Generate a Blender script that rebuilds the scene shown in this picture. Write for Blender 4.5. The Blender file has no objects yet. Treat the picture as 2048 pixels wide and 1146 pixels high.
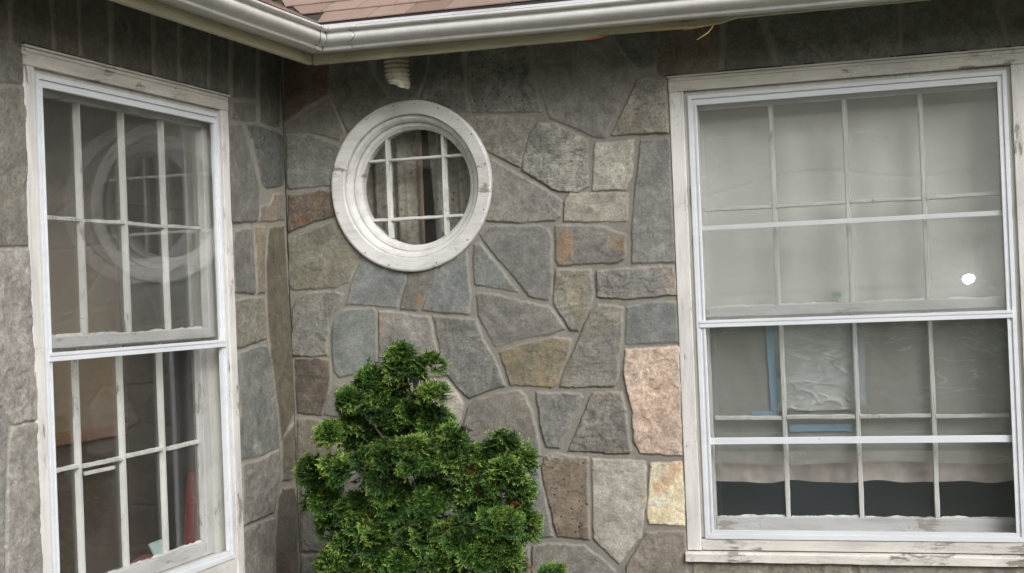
import bpy, bmesh, math, random
import numpy as np
from mathutils import Vector, Matrix

# ------------------------------------------------------------------ camera
scene = bpy.context.scene
COL = scene.collection
FPX, YAW, PITCH, ROLL = 2927.24, 0.305420, 0.0092067, -0.0394561
CAM = Vector((2.600535, -5.3, 0.0))
fwd = Vector((-math.sin(YAW)*math.cos(PITCH), math.cos(YAW)*math.cos(PITCH), math.sin(PITCH)))
right = Vector((math.cos(YAW), math.sin(YAW), 0))
up = right.cross(fwd)
r2 = right*math.cos(ROLL) + up*math.sin(ROLL)
u2 = -right*math.sin(ROLL) + up*math.cos(ROLL)
cd = bpy.data.cameras.new('camera'); cam = bpy.data.objects.new('camera', cd); COL.objects.link(cam)
cd.sensor_width = 36.0; cd.lens = 36.0*FPX/2048.0; cd.clip_start = 0.05; cd.clip_end = 2000
m = Matrix((( r2.x, u2.x, -fwd.x, CAM.x), (r2.y, u2.y, -fwd.y, CAM.y), (r2.z, u2.z, -fwd.z, CAM.z), (0, 0, 0, 1)))
cam.matrix_world = m
scene.camera = cam

# ------------------------------------------------------------------ light: overcast sky, one very soft sun
SUN_EL, SUN_AZ = math.radians(35), math.radians(133)      # azimuth clockwise from +Y: behind the camera, to its right
w = bpy.data.worlds.new('World'); scene.world = w; w.use_nodes = True
nt = w.node_tree; bg = nt.nodes['Background']
sky = nt.nodes.new('ShaderNodeTexSky'); sky.sky_type = 'NISHITA'; sky.sun_disc = False
sky.sun_elevation = SUN_EL; sky.sun_rotation = SUN_AZ; sky.air_density = 1.0; sky.dust_density = 6.0; sky.ozone_density = 1.0
hs = nt.nodes.new('ShaderNodeHueSaturation'); hs.inputs['Saturation'].default_value = 0.3
nt.links.new(sky.outputs[0], hs.inputs['Color']); nt.links.new(hs.outputs[0], bg.inputs[0])
bg.inputs[1].default_value = 0.10
sd = bpy.data.lights.new('sun', 'SUN'); sd.energy = 1.5; sd.angle = math.radians(32); sd.color = (.93, .97, 1)
sun = bpy.data.objects.new('sun', sd); COL.objects.link(sun)
sdir = Vector((math.sin(SUN_AZ)*math.cos(SUN_EL), math.cos(SUN_AZ)*math.cos(SUN_EL), math.sin(SUN_EL)))
sun.rotation_euler = sdir.to_track_quat('Z', 'Y').to_euler(); sun.location = sdir*50
# the photographer's flash, which the photograph shows lit as a spot mirrored in the window glass
fd = bpy.data.lights.new('camera_flash', 'POINT'); fd.shadow_soft_size = 0.032; fd.energy = 22.0; fd.color = (1, .98, .95)
fl = bpy.data.objects.new('camera_flash', fd); COL.objects.link(fl); fl.location = (2.56, -5.42, 0.02)
vs = scene.view_settings; vs.view_transform = 'Standard'; vs.look = 'None'; vs.exposure = 0.50; vs.gamma = 1.0
scene.cycles.transparent_max_bounces = 64; scene.cycles.max_bounces = 10; scene.cycles.diffuse_bounces = 5
ILL = 0.80        # linear brightness a white surface shows in the open part of the photograph

def lin(c, k=ILL):
    out = []
    for v in c:
        v = v/255.0
        v = v/12.92 if v <= .04045 else ((v+.055)/1.055)**2.4
        out.append(min(.9, v/k))
    return tuple(out)

def soft(c, q=.40):
    """the same colour a little greyer"""
    g = .3*c[0]+.6*c[1]+.1*c[2]
    return tuple(v*(1-q)+g*q for v in c)
# ------------------------------------------------------------------ material helpers
def mat(name, col=(.5,.5,.5), rough=.6, **kw):
    mt = bpy.data.materials.new(name); mt.use_nodes = True
    b = mt.node_tree.nodes['Principled BSDF']
    b.inputs['Base Color'].default_value = (*col, 1); b.inputs['Roughness'].default_value = rough
    for k, v in kw.items(): b.inputs[k].default_value = v
    return mt
class NT:
    def __init__(s, mt): s.t = mt.node_tree; s.b = s.t.nodes.get('Principled BSDF')
    def n(s, kind, **kw):
        x = s.t.nodes.new('ShaderNode'+kind)
        for k, v in kw.items():
            if k.startswith('_'): setattr(x, k[1:], v)
            else: x.inputs[k].default_value = v
        return x
    def l(s, a, b): s.t.links.new(a, b)
    def coord(s, scale=(1,1,1), loc=(0,0,0), rot=(0,0,0), out='Object'):
        c = s.n('TexCoord'); mp = s.n('Mapping'); mp.inputs['Scale'].default_value = scale
        mp.inputs['Location'].default_value = loc; mp.inputs['Rotation'].default_value = rot
        s.l(c.outputs[out], mp.inputs[0]); return mp.outputs[0]
    def noise(s, v, scale, detail=3, rough=.5, dist=0):
        x = s.n('TexNoise', Scale=scale, Detail=detail, Roughness=rough, Distortion=dist); s.l(v, x.inputs['Vector']); return x.outputs['Fac']
    def ramp(s, f, stops):
        r = s.n('ValToRGB'); e = r.color_ramp.elements
        while len(e) < len(stops): e.new(.5)
        for q, (p, c) in zip(e, stops):
            q.position = p; q.color = (c, c, c, 1) if not hasattr(c, '__len__') else (*c, 1)
        s.l(f, r.inputs[0]); return r.outputs[0]
    def mix(s, f, a, b, mode='MIX'):
        x = s.n('MixRGB', _blend_type=mode)
        for i, v in ((0, f), (1, a), (2, b)):
            if hasattr(v, 'is_output'): s.l(v, x.inputs[i])
            else: x.inputs[i].default_value = v if i == 0 else (*v[:3], 1)
        return x.outputs[0]
    def math(s, op, a, b=0.0, clamp=False):
        x = s.n('Math', _operation=op, _use_clamp=clamp)
        for i, v in ((0, a), (1, b)):
            if hasattr(v, 'is_output'): s.l(v, x.inputs[i])
            else: x.inputs[i].default_value = v
        return x.outputs[0]
    def attr(s, name):
        x = s.n('Attribute', _attribute_name=name); return x
    def bump(s, h, strength=.5, dist=.005, prev=None):
        x = s.n('Bump', Strength=strength, Distance=dist); s.l(h, x.inputs['Height'])
        if prev: s.l(prev, x.inputs['Normal'])
        return x.outputs[0]

def stone_material():
    mt = mat('fieldstone', rough=.85); N = NT(mt)
    co = N.coord()
    c1 = N.attr('col').outputs['Color']; c2 = N.attr('col2').outputs['Color']
    tx = N.attr('tex').outputs['Color']; sp = N.n('SeparateColor'); N.l(tx, sp.inputs[0])
    R, D, Pt = sp.outputs[0], sp.outputs[1], sp.outputs[2]
    mo = N.attr('mortar').outputs['Fac']
    big = N.noise(co, 9, 5, .62, .6)
    f = N.ramp(big, [(.38, 0.), (.62, 1.)])
    base = N.mix(f, c1, c2)
    # directional banding of the rock
    cr = N.coord(scale=(9, 9, 46), rot=(0, .18, 0)); band = N.noise(cr, 1.0, 4, .6, 1.2)
    bandf = N.ramp(band, [(.3, .80), (.5, 1.0), (.72, 1.16)])
    base = N.mix(N.math('ADD', N.math('MULTIPLY', D, .55), .25), base, bandf, 'MULTIPLY')
    fine = N.noise(co, 105, 5, .82)
    ff = N.ramp(fine, [(.30, .58), (.5, 1.0), (.70, 1.5)])
    base = N.mix(N.math('ADD', N.math('MULTIPLY', R, .5), .5), base, ff, 'MULTIPLY')
    mid = N.noise(co, 34, 4, .65, .5); mf = N.ramp(mid, [(.25, .72), (.5, 1.0), (.75, 1.26)])
    base = N.mix(.8, base, mf, 'MULTIPLY')
    blo = N.noise(co, 13, 5, .6, 1.0); base = N.mix(.8, base, N.ramp(blo, [(.3, .74), (.5, 1.02), (.7, 1.27)]), 'MULTIPLY')
    # warm and cool drifts across each face
    hue = N.n('TexNoise', Scale=22., Detail=3.); N.l(co, hue.inputs['Vector'])
    base = N.mix(.22, base, N.mix(N.ramp(hue.outputs['Fac'], [(.35, 0.), (.65, 1.)]), (.96, 1.0, .985), (1.05, 1.0, .91)), 'MULTIPLY')
    # pale mineral flecks
    vo = N.n('TexVoronoi', Scale=150.); N.l(co, vo.inputs['Vector'])
    fl = N.ramp(vo.outputs['Distance'], [(.0, 1.), (.22, 0.)])
    thr = N.ramp(N.noise(co, 14, 2), [(.48, 0.), (.62, 1.)])
    base = N.mix(N.math('MULTIPLY', N.math('MULTIPLY', fl, thr), .7), base, (.40, .39, .36))
    # dark pits
    vp = N.n('TexVoronoi', Scale=42.); N.l(co, vp.inputs['Vector'])
    pit = N.ramp(N.math('ADD', vp.outputs['Distance'], N.math('MULTIPLY', N.math('SUBTRACT', N.noise(co, 60, 2), .5), .5)), [(.1, 1.), (.22, 0.)])
    pit = N.math('MULTIPLY', pit, Pt)
    base = N.mix(N.math('MULTIPLY', pit, .8), base, (.03, .028, .024))
    # mortar
    mcol = N.mix(N.noise(co, 16, 4, .6), lin((107, 104, 97)), lin((127, 123, 114)))
    mcol = N.mix(.8, mcol, N.ramp(N.noise(co, 260, 3, .7), [(.3, .74), (.5, 1.), (.72, 1.22)]), 'MULTIPLY')
    edge = N.attr('edge').outputs['Fac']
    base = N.mix(N.math('MULTIPLY', edge, N.ramp(N.noise(co, 26, 3), [(.35, .0), (.65, .35)])), base, lin((146, 140, 128)))
    base = N.mix(mo, base, mcol)
    # rain-run grime and pale efflorescence
    gr = N.noise(N.coord(scale=(5, 5, 1.3)), 1.0, 4, .6)
    base = N.mix(.4, base, N.ramp(gr, [(.3, .82), (.6, 1.08)]), 'MULTIPLY')
    N.l(base, N.b.inputs['Base Color'])
    N.b.inputs['Specular IOR Level'].default_value = .3
    inv = N.math('SUBTRACT', 1.0, mo)
    hh = N.math('MULTIPLY', N.math('ADD', fine, N.math('MULTIPLY', mid, 1.5)), N.math('ADD', N.math('MULTIPLY', R, 1.0), .3))
    hh = N.math('ADD', hh, N.math('MULTIPLY', N.math('MULTIPLY', band, D), 3.2))
    hh = N.math('SUBTRACT', hh, N.math('MULTIPLY', pit, 1.6))
    hh = N.math('MULTIPLY', hh, inv)
    hh = N.math('ADD', hh, N.math('MULTIPLY', N.noise(co, 300, 2), N.math('MULTIPLY', mo, .5)))
    N.l(N.bump(hh, .6, .0034), N.b.inputs['Normal'])
    return mt

def painted_wood(name, along, wear=.5, tone=(208, 205, 202)):
    """old white paint: peeling in long flakes along the grain, grime, grey bare wood below"""
    mt = mat(name, rough=.55); N = NT(mt)
    sc = [55., 55., 55.]
    for a in along: sc[a] = 9.
    co = N.coord(); cg = N.coord(scale=tuple(sc))
    paint = N.mix(N.noise(co, 7, 4, .6), lin(tone), lin((tone[0]-20, tone[1]-20, tone[2]-22)))
    grime = N.ramp(N.noise(cg, .35, 4, .65, .4), [(.45, 1.), (.75, .66)])
    paint = N.mix(.8, paint, grime, 'MULTIPLY')
    wood = N.mix(N.noise(cg, 1.0, 4, .6), (.20, .185, .16), (.40, .37, .32))
    flake = N.noise(cg, .8, 5, .62, .5); area = N.noise(co, 5, 3, .55)
    msk = N.math('ADD', flake, N.math('MULTIPLY', N.math('SUBTRACT', area, .5), 1.1))
    t = .82 - .20*wear
    mk = N.ramp(msk, [(t, 0.), (t+.02, 1.)])
    rim = N.ramp(msk, [(t-.05, 0.), (t-.012, .45), (t, 0.)])
    base = N.mix(mk, paint, wood); base = N.mix(rim, base, (.30, .28, .24))
    ck = N.n('TexVoronoi', _feature='DISTANCE_TO_EDGE', Scale=2.2); N.l(cg, ck.inputs['Vector'])
    crk = N.math('MULTIPLY', N.ramp(ck.outputs['Distance'], [(.0, 1.), (.035, 0.)]), N.ramp(area, [(.50-.12*wear, 0.), (.66-.12*wear, 1.)]))
    base = N.mix(N.math('MULTIPLY', crk, .55), base, (.16, .15, .13))
    smg = N.noise(N.coord(scale=tuple(.16*q for q in sc)), 1.0, 5, .7, .6)
    base = N.mix(.55*wear, base, N.ramp(smg, [(.50, 1.), (.68, .52)]), 'MULTIPLY')
    vo = N.n('TexVoronoi', Scale=38.); N.l(co, vo.inputs['Vector'])
    spk = N.math('MULTIPLY', N.ramp(vo.outputs['Distance'], [(.05, 1.), (.11, 0.)]), N.ramp(area, [(.55, 0.), (.62, 1.)]))
    base = N.mix(N.math('MULTIPLY', spk, .7), base, (.07, .06, .05))
    N.l(base, N.b.inputs['Base Color'])
    N.l(N.mix(mk, (.5,.5,.5), (.9,.9,.9)), N.b.inputs['Roughness'])
    h = N.math('SUBTRACT', N.math('MULTIPLY', flake, .25), N.math('ADD', mk, N.math('MULTIPLY', crk, .6)))
    N.l(N.bump(h, .7, .0016), N.b.inputs['Normal'])
    return mt

def aluminium(name, tone=(212, 213, 212), dirt=.3, rough=.35, streak=(1.2, 1.2, 14)):
    mt = mat(name, rough=rough); N = NT(mt); co = N.coord(); cs = N.coord(scale=streak)
    base = N.mix(N.noise(co, 5, 3), lin(tone), lin(tuple(v-12 for v in tone)))
    d = N.ramp(N.noise(cs, 2.2, 5, .65, .3), [(.42, 1.), (.8, 1.-dirt)])
    base = N.mix(.9, base, d, 'MULTIPLY')
    vo = N.n('TexVoronoi', Scale=26.); N.l(co, vo.inputs['Vector'])
    spk = N.math('MULTIPLY', N.ramp(vo.outputs['Distance'], [(.03, 1.), (.07, 0.)]), N.ramp(N.noise(co, 9, 2), [(.56, 0.), (.6, 1.)]))
    base = N.mix(N.math('MULTIPLY', spk, .75), base, (.06, .055, .04))
    N.l(base, N.b.inputs['Base Color'])
    N.l(N.bump(N.noise(co, 14, 3), .12, .004), N.b.inputs['Normal'])
    return mt

def glass(name, tint=(.994, .996, .994), dust=.02, wave=0.0, refl=1.0, film=(.72, .72, .70), rough=0.0, haze_=0.0):
    mt = bpy.data.materials.new(name); mt.use_nodes = True; N = NT(mt); t = mt.node_tree
    t.nodes.remove(N.b); out = t.nodes['Material Output']
    tr = N.n('BsdfTransparent'); tr.inputs[0].default_value = (*tint, 1)
    gl = N.n('BsdfGlossy', Roughness=rough); gl.inputs[0].default_value = (refl, refl, refl, 1)
    fr = N.n('Fresnel'); ms = N.n('MixShader')
    ge = N.n('NewGeometry'); N.l(N.math('ADD', 1.5, N.math('MULTIPLY', ge.outputs['Backfacing'], 1/1.5-1.5)), fr.inputs['IOR'])
    co = N.coord()
    if wave:
        bn = N.bump(N.noise(co, 3.2, 1, .4), wave, .02); N.l(bn, gl.inputs['Normal'])
    N.l(fr.outputs[0], ms.inputs[0]); N.l(tr.outputs[0], ms.inputs[1]); N.l(gl.outputs[0], ms.inputs[2])
    if haze_:
        g2 = N.n('BsdfGlossy', Roughness=.13); g2.inputs[0].default_value = (1, 1, 1, 1); mg = N.n('MixShader'); mg.inputs[0].default_value = haze_
        N.l(gl.outputs[0], mg.inputs[1]); N.l(g2.outputs[0], mg.inputs[2]); N.l(mg.outputs[0], ms.inputs[2])
    df = N.n('BsdfDiffuse'); df.inputs[0].default_value = (*film, 1)
    m2 = N.n('MixShader')
    sm = N.ramp(N.noise(N.coord(scale=(1.2, 1.2, 5), rot=(0, .6, 0)), 2.4, 4, .6, .8), [(.3, dust*.7), (.7, dust*1.3)])
    vo = N.n('TexVoronoi', Scale=17.); N.l(co, vo.inputs['Vector'])
    sp = N.ramp(vo.outputs['Distance'], [(.02, .55), (.045, 0.)])
    sp = N.math('MULTIPLY', sp, N.ramp(N.noise(co, 5, 2), [(.5, 0.), (.56, 1.)]))
    N.l(N.math('MAXIMUM', sm, sp), m2.inputs[0]); N.l(ms.outputs[0], m2.inputs[1]); N.l(df.outputs[0], m2.inputs[2])
    N.l(m2.outputs[0], out.inputs[0])
    return mt

# ------------------------------------------------------------------ mesh helpers
def link(name, me, m=None, parent=None, smooth=False):
    o = bpy.data.objects.new(name, me); COL.objects.link(o)
    if m is not None:
        for x in (m if isinstance(m, (list, tuple)) else [m]): me.materials.append(x)
    if parent is not None: o.parent = parent
    if smooth: me.polygons.foreach_set('use_smooth', [True]*len(me.polygons))
    return o
class MB:
    """collects pieces in a local frame (u along, w outward, v up) and links them as ONE mesh"""
    def __init__(s, fr=None): s.v = []; s.f = []; s.mi = []; s.parts = []; s.fr = fr or (lambda u, w, v: (u, w, v))
    def add(s, vs, fs, mi=0):
        k = len(s.v); s.parts.append((k, len(s.f))); s.v += [s.fr(*p) for p in vs]; s.f += [tuple(k+i for i in f) for f in fs]; s.mi += [mi]*len(fs)
    def box(s, u0, u1, w0, w1, v0, v1, mi=0):
        p = [(u, w, v) for u in (u0, u1) for w in (w0, w1) for v in (v0, v1)]
        s.add(p, [(0,1,3,2), (4,6,7,5), (0,4,5,1), (2,3,7,6), (0,2,6,4), (1,5,7,3)], mi)
    def quadprism(s, pts, w0, w1, mi=0):       # polygon in (u, v), extruded between two depths
        n = len(pts)
        vs = [(u, w0, v) for u, v in pts] + [(u, w1, v) for u, v in pts]
        fs = [tuple(range(n)), tuple(range(2*n-1, n-1, -1))] + [(i, (i+1) % n, n+(i+1) % n, n+i) for i in range(n)]
        s.add(vs, fs, mi)
    def wavybar(s, p0, p1, th, w0, w1, amp=.0015, n=24, seed=0, mi=0):    # a hand-made glazing bar, slightly uneven
        rnd = random.Random(seed); du, dv = p1[0]-p0[0], p1[1]-p0[1]; L = math.hypot(du, dv); nx, ny = -dv/L, du/L
        vs, fs = [], []; a = b = 0
        for i in range(n+1):
            t = i/n; a = a*.6+rnd.uniform(-amp, amp); b = b*.6+rnd.uniform(-amp, amp)
            h0, h1 = -th/2+a, th/2+b
            for (hh, ww) in ((h0, w0), (h0*.55, w1), (h1*.55, w1), (h1, w0)):
                vs.append((p0[0]+du*t+nx*hh, ww, p0[1]+dv*t+ny*hh))
        for i in range(n):
            for j in range(4): fs.append((4*i+j, 4*i+(j+1) % 4, 4*i+4+(j+1) % 4, 4*i+4+j))
        fs += [(0,1,2,3), (4*n+3, 4*n+2, 4*n+1, 4*n)]
        s.add(vs, fs, mi)
    def build_each(s, name, m, parent=None, bevel=0, smooth=False):
        """every piece added becomes an object of its own"""
        out = []
        for q, (kv, kf) in enumerate(s.parts):
            ev, ef = s.parts[q+1] if q+1 < len(s.parts) else (len(s.v), len(s.f))
            b = MB(); b.v = s.v[kv:ev]; b.f = [tuple(i-kv for i in f) for f in s.f[kf:ef]]; b.mi = s.mi[kf:ef]; b.parts = [(0, 0)]
            out.append(b.build(name, m, parent, bevel, smooth))
        return out
    def build(s, name, m, parent=None, bevel=0, smooth=False):
        me = bpy.data.meshes.new(name); me.from_pydata(s.v, [], s.f); me.update()
        bm = bmesh.new(); bm.from_mesh(me); bmesh.ops.recalc_face_normals(bm, faces=bm.faces); bm.to_mesh(me); bm.free()
        o = link(name, me, m, parent, smooth)
        if len(o.data.materials) > 1: me.polygons.foreach_set('material_index', s.mi)
        if bevel:
            b = o.modifiers.new('bevel', 'BEVEL'); b.width = bevel; b.segments = 2; b.limit_method = 'ANGLE'; b.harden_normals = False
        return o
def empty(name, loc, label=None, cat=None, group=None, kind=None, parent=None):
    o = bpy.data.objects.new(name, None); COL.objects.link(o); o.location = loc; o.empty_display_size = .1
    return tag(o, label, cat, group, kind, parent)
def tag(o, label=None, cat=None, group=None, kind=None, parent=None):
    if label: o['label'] = label
    if cat: o['category'] = cat
    if group: o['group'] = group
    if kind: o['kind'] = kind
    if parent: o.parent = parent
    return o

rng = np.random.default_rng(7)
def vnoise(x, y, scale, seed):
    """smooth 2D value noise in [-1, 1]"""
    T = np.random.default_rng(seed).uniform(-1, 1, (256, 256))
    X = x*scale+500; Y = y*scale+500; i = np.floor(X).astype(int); j = np.floor(Y).astype(int)
    fx = X-i; fy = Y-j; fx = fx*fx*(3-2*fx); fy = fy*fy*(3-2*fy)
    g = lambda a, b: T[a % 256, b % 256]
    return (g(i, j)*(1-fx)+g(i+1, j)*fx)*(1-fy)+(g(i, j+1)*(1-fx)+g(i+1, j+1)*fx)*fy
# stone outlines on the two walls (mm), colours, roughness, banding, pitting
MAIN_STONES=[([(14,1023),(174,1016),(205,951),(205,837),(96,797),(10,748)],(100,78,62),(82,66,54),0.4,0,0),
([(9,729),(95,774),(205,821),(232,766),(265,688),(241,658),(130,691),(8,699)],(104,98,84),(92,90,78),0.3,0,0),
([(226,1012),(368,999),(386,901),(448,811),(379,751),(276,684),(240,772),(210,840)],(98,96,86),(84,84,74),0.3,0,0),
([(404,996),(633,975),(612,889),(575,797),(466,806),(408,900)],(96,98,92),(84,86,80),0.3,0,0),
([(648,974),(762,964),(765,836),(782,727),(684,735),(587,790),(625,875)],(100,99,93),(80,80,74),0.7,0,0.6),
([(791,1055),(1019,1034),(1032,867),(1074,705),(953,711),(800,726),(785,807)],(112,112,104),(82,82,78),1,0,0.9),
([(12,695),(130,685),(241,635),(290,555),(194,480),(106,478),(6,477)],(104,107,101),(95,94,84),0.5,0,0.1),
([(10,455),(83,457),(159,466),(211,456),(232,414),(215,361),(116,341),(6,307)],(78,70,58),(104,80,60),1,0,0.3),
([(2,272),(207,343),(304,338),(344,229),(309,197),(256,96),(196,81),(13,73),(0,93)],(112,106,88),(98,95,80),0.6,0,0.1),
([(8,-4),(36,47),(95,62),(198,61),(228,48),(220,18),(192,-14),(166,-62),(157,-127),(151,-190),(91,-194),(2,-186)],(112,108,98),(98,96,90),0.7,0,0.35),
([(213,-29),(239,-11),(271,-8),(353,-12),(368,-24),(364,-145),(359,-231),(311,-258),(203,-275),(183,-255),(172,-186),(177,-104),(190,-57)],(103,107,103),(94,98,94),0.2,0,0.05),
([(14,-199),(97,-200),(160,-212),(160,-274),(147,-350),(117,-424),(12,-417),(11,-312)],(74,64,54),(96,82,66),0.6,0,0.3),
([(242,10),(276,103),(331,206),(494,210),(498,94),(466,32),(452,-11),(360,-1)],(106,110,108),(96,98,96),0.3,0,0.1),
([(472,-15),(499,77),(531,208),(653,202),(615,83),(595,55),(538,-25)],(102,98,88),(92,88,78),0.3,0,0.1),
([(563,-24),(588,33),(664,178),(753,208),(757,83),(762,15),(755,-48),(667,-39)],(104,107,104),(95,97,95),0.3,0,0.1),
([(383,-20),(471,-33),(592,-56),(607,-140),(629,-232),(657,-279),(559,-288),(371,-272)],(120,112,102),(108,104,98),0.5,0,0.2),
([(606,-51),(781,-70),(802,-137),(852,-238),(885,-324),(824,-339),(740,-370),(715,-351),(651,-279),(630,-209)],(108,106,100),(92,92,88),0.7,0.2,0.2),
([(188,-316),(311,-277),(374,-272),(470,-367),(466,-442),(341,-458),(241,-439),(131,-423),(156,-350),(175,-327)],(102,100,92),(94,92,84),0.4,0,0.1),
([(534,-305),(596,-290),(650,-303),(696,-354),(715,-388),(691,-485),(672,-509),(605,-502),(485,-442)],(146,138,126),(118,110,100),1,0.8,0.1),
([(733,-407),(768,-377),(860,-354),(944,-345),(964,-364),(989,-431),(1012,-543),(1012,-589),(994,-621),(933,-609),(824,-548),(702,-530),(711,-474)],(108,101,91),(98,92,84),0.4,0.1,0.1),
([(11,-439),(56,-434),(123,-458),(159,-501),(275,-592),(138,-646),(30,-678),(4,-675)],(116,105,85),(96,88,72),0.5,0,0.1),
([(14,-701),(136,-688),(273,-646),(341,-783),(335,-933),(230,-955),(140,-958),(7,-967)],(104,101,95),(92,90,86),0.6,0.3,0.1),
([(7,-985),(78,-981),(184,-980),(190,-1189),(-2,-1194)],(100,98,92),(90,88,84),0.5,0,0.1),
([(214,-976),(364,-947),(588,-977),(579,-1179),(213,-1189)],(104,100,92),(92,88,82),0.5,0,0.1),
([(297,-605),(555,-553),(637,-647),(596,-782),(363,-783),(287,-647)],(108,103,94),(92,88,82),0.5,0,0.1),
([(362,-797),(595,-795),(624,-957),(364,-933)],(104,102,98),(92,88,82),0.5,0,0.1),
([(577,-539),(655,-567),(824,-588),(864,-648),(809,-941),(646,-956),(617,-795),(652,-647)],(104,102,98),(92,88,82),0.5,0,0.1),
([(868,540),(978,470),(1085,401),(1135,365),(1128,308),(1107,293),(971,294),(846,308),(762,328),(769,495)],(107,104,99),(118,112,102),0.5,0.1,0.1),
([(778,711),(918,700),(1041,681),(1011,604),(981,503),(932,526),(860,568),(747,656)],(124,118,106),(106,102,92),0.9,0.4,0.1),
([(1055,666),(1123,657),(1248,587),(1241,413),(1208,395),(1126,400),(1060,443),(987,492),(1004,571),(1023,630)],(140,136,124),(100,98,90),1,1,0.3),
([(1039,1032),(1327,1005),(1365,949),(1426,833),(1421,782),(1363,676),(1315,590),(1270,593),(1191,638),(1105,676),(1072,784),(1050,912)],(112,108,100),(98,96,90),0.25,0,0.05),
([(1350,1002),(1531,985),(1513,865),(1502,841),(1452,831),(1436,839),(1377,935)],(98,98,94),(88,88,84),0.4,0,0),
([(1446,799),(1555,802),(1555,592),(1338,595),(1372,656),(1430,762)],(132,124,108),(108,106,98),1,0.2,0.4),
([(1274,574),(1423,573),(1411,435),(1387,391),(1260,396)],(152,146,132),(128,124,114),0.8,0.1,0.1),
([(1448,571),(1558,570),(1559,118),(1400,118),(1404,260),(1420,389)],(114,113,108),(102,101,98),0.4,0.1,0.15),
([(1170,389),(1393,382),(1389,272),(1146,288),(1148,356)],(140,131,116),(126,118,106),0.5,0.3,0.05),
([(810,258),(852,283),(1039,275),(1080,261),(1091,237),(1084,14),(1069,-5),(994,12),(949,72),(823,230)],(108,105,101),(98,95,92),0.4,0.1,0.1),
([(782,218),(806,224),(951,29),(781,66),(775,160)],(104,107,103),(94,96,94),0.4,0,0.1),
([(1110,271),(1290,262),(1375,224),(1368,139),(1344,122),(1115,122),(1105,144)],(112,107,99),(98,95,90),0.5,0.1,0.15),
([(1106,105),(1241,104),(1250,7),(1228,-50),(1185,-126),(1154,-124),(1090,-19),(1099,40)],(116,110,96),(104,102,92),0.7,0,0.2),
([(1261,97),(1555,103),(1561,-5),(1391,-15),(1260,-5)],(124,119,110),(106,103,98),0.8,0.4,0.2),
([(1259,-29),(1356,-40),(1353,-113),(1327,-319),(1310,-338),(1099,-336),(1113,-289),(1172,-173),(1231,-57)],(118,112,100),(100,98,92),0.6,0.4,0.15),
([(1372,-41),(1463,-28),(1560,-28),(1557,-179),(1359,-180)],(104,107,104),(96,98,95),0.3,0,0.1),
([(786,31),(876,21),(972,-10),(1073,-33),(1134,-118),(1049,-138),(952,-147),(852,-176),(790,-55)],(108,103,95),(98,95,90),0.4,0.1,0.1),
([(881,-191),(972,-168),(1090,-145),(1154,-156),(1136,-224),(1090,-322),(1069,-334),(1028,-331),(909,-321),(887,-251),(870,-197)],(122,106,78),(100,94,74),0.6,0,0.2),
([(1360,-199),(1563,-195),(1558,-568),(1560,-597),(1399,-586),(1379,-546),(1375,-418),(1358,-346),(1350,-282)],(184,152,130),(160,136,118),0.9,0,0.15),
([(1008,-353),(1175,-359),(1193,-376),(1145,-458),(1092,-563),(1040,-560),(1023,-490)],(110,108,102),(96,95,91),0.6,0.1,0.2),
([(1227,-357),(1343,-359),(1354,-449),(1367,-575),(1360,-587),(1122,-575),(1173,-479)],(118,111,99),(98,94,87),1,0.5,0.1),
([(1032,-589),(1072,-582),(1140,-595),(1198,-601),(1197,-740),(1193,-908),(1068,-893),(1027,-708),(1019,-639)],(98,87,68),(118,98,80),0.6,0,0.8),
([(1215,-605),(1421,-612),(1412,-772),(1387,-893),(1303,-998),(1209,-903),(1213,-740)],(150,142,132),(134,126,116),0.5,0.15,0.1),
([(1436,-619),(1558,-616),(1555,-850),(1423,-845),(1417,-798)],(200,176,130),(190,176,142),0.6,0,0.1),
([(1412,-876),(1558,-872),(1558,-1024),(1554,-1123),(1319,-1128),(1332,-1005),(1380,-927)],(124,111,97),(108,98,88),0.6,0.1,0.2),
([(970,-932),(1058,-923),(1173,-928),(1231,-968),(1289,-1020),(1296,-1129),(961,-1137)],(114,108,97),(102,97,90),0.5,0.1,0.1),
([(946,-638),(1007,-637),(1026,-741),(1051,-897),(970,-901),(895,-874),(881,-688)],(108,106,104),(98,96,94),0.4,0,0.1),
([(871,-940),(920,-926),(956,-942),(950,-1137),(842,-1140)],(112,106,98),(98,95,90),0.5,0,0.1),
([(1547,1121),(1767,1098),(1762,986),(1744,781),(1535,792),(1523,827)],(108,90,70),(96,86,72),0.4,0,0.1),
([(1793,1096),(1892,1086),(1898,983),(1953,777),(1770,773)],(96,90,78),(88,86,76),0.4,0,0.1),
([(1912,1084),(2384,1036),(2374,741),(1990,761),(1921,984)],(98,97,90),(86,88,82),0.5,0.1,0.2),
([(2408,1033),(2677,1031),(2734,812),(2730,711),(2398,739)],(94,97,90),(86,84,76),0.5,0.1,0.1),
([(2701,1029),(2953,1003),(2940,694),(2756,709),(2752,819)],(100,98,88),(88,86,80),0.5,0,0.1),
([(1581,-940),(2145,-932),(2144,-1179),(1580,-1195)],(128,118,100),(110,104,92),0.6,0,0.2),
([(2173,-931),(2843,-922),(2834,-1160),(2169,-1179)],(122,116,102),(108,104,92),0.6,0,0.2)]
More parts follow.
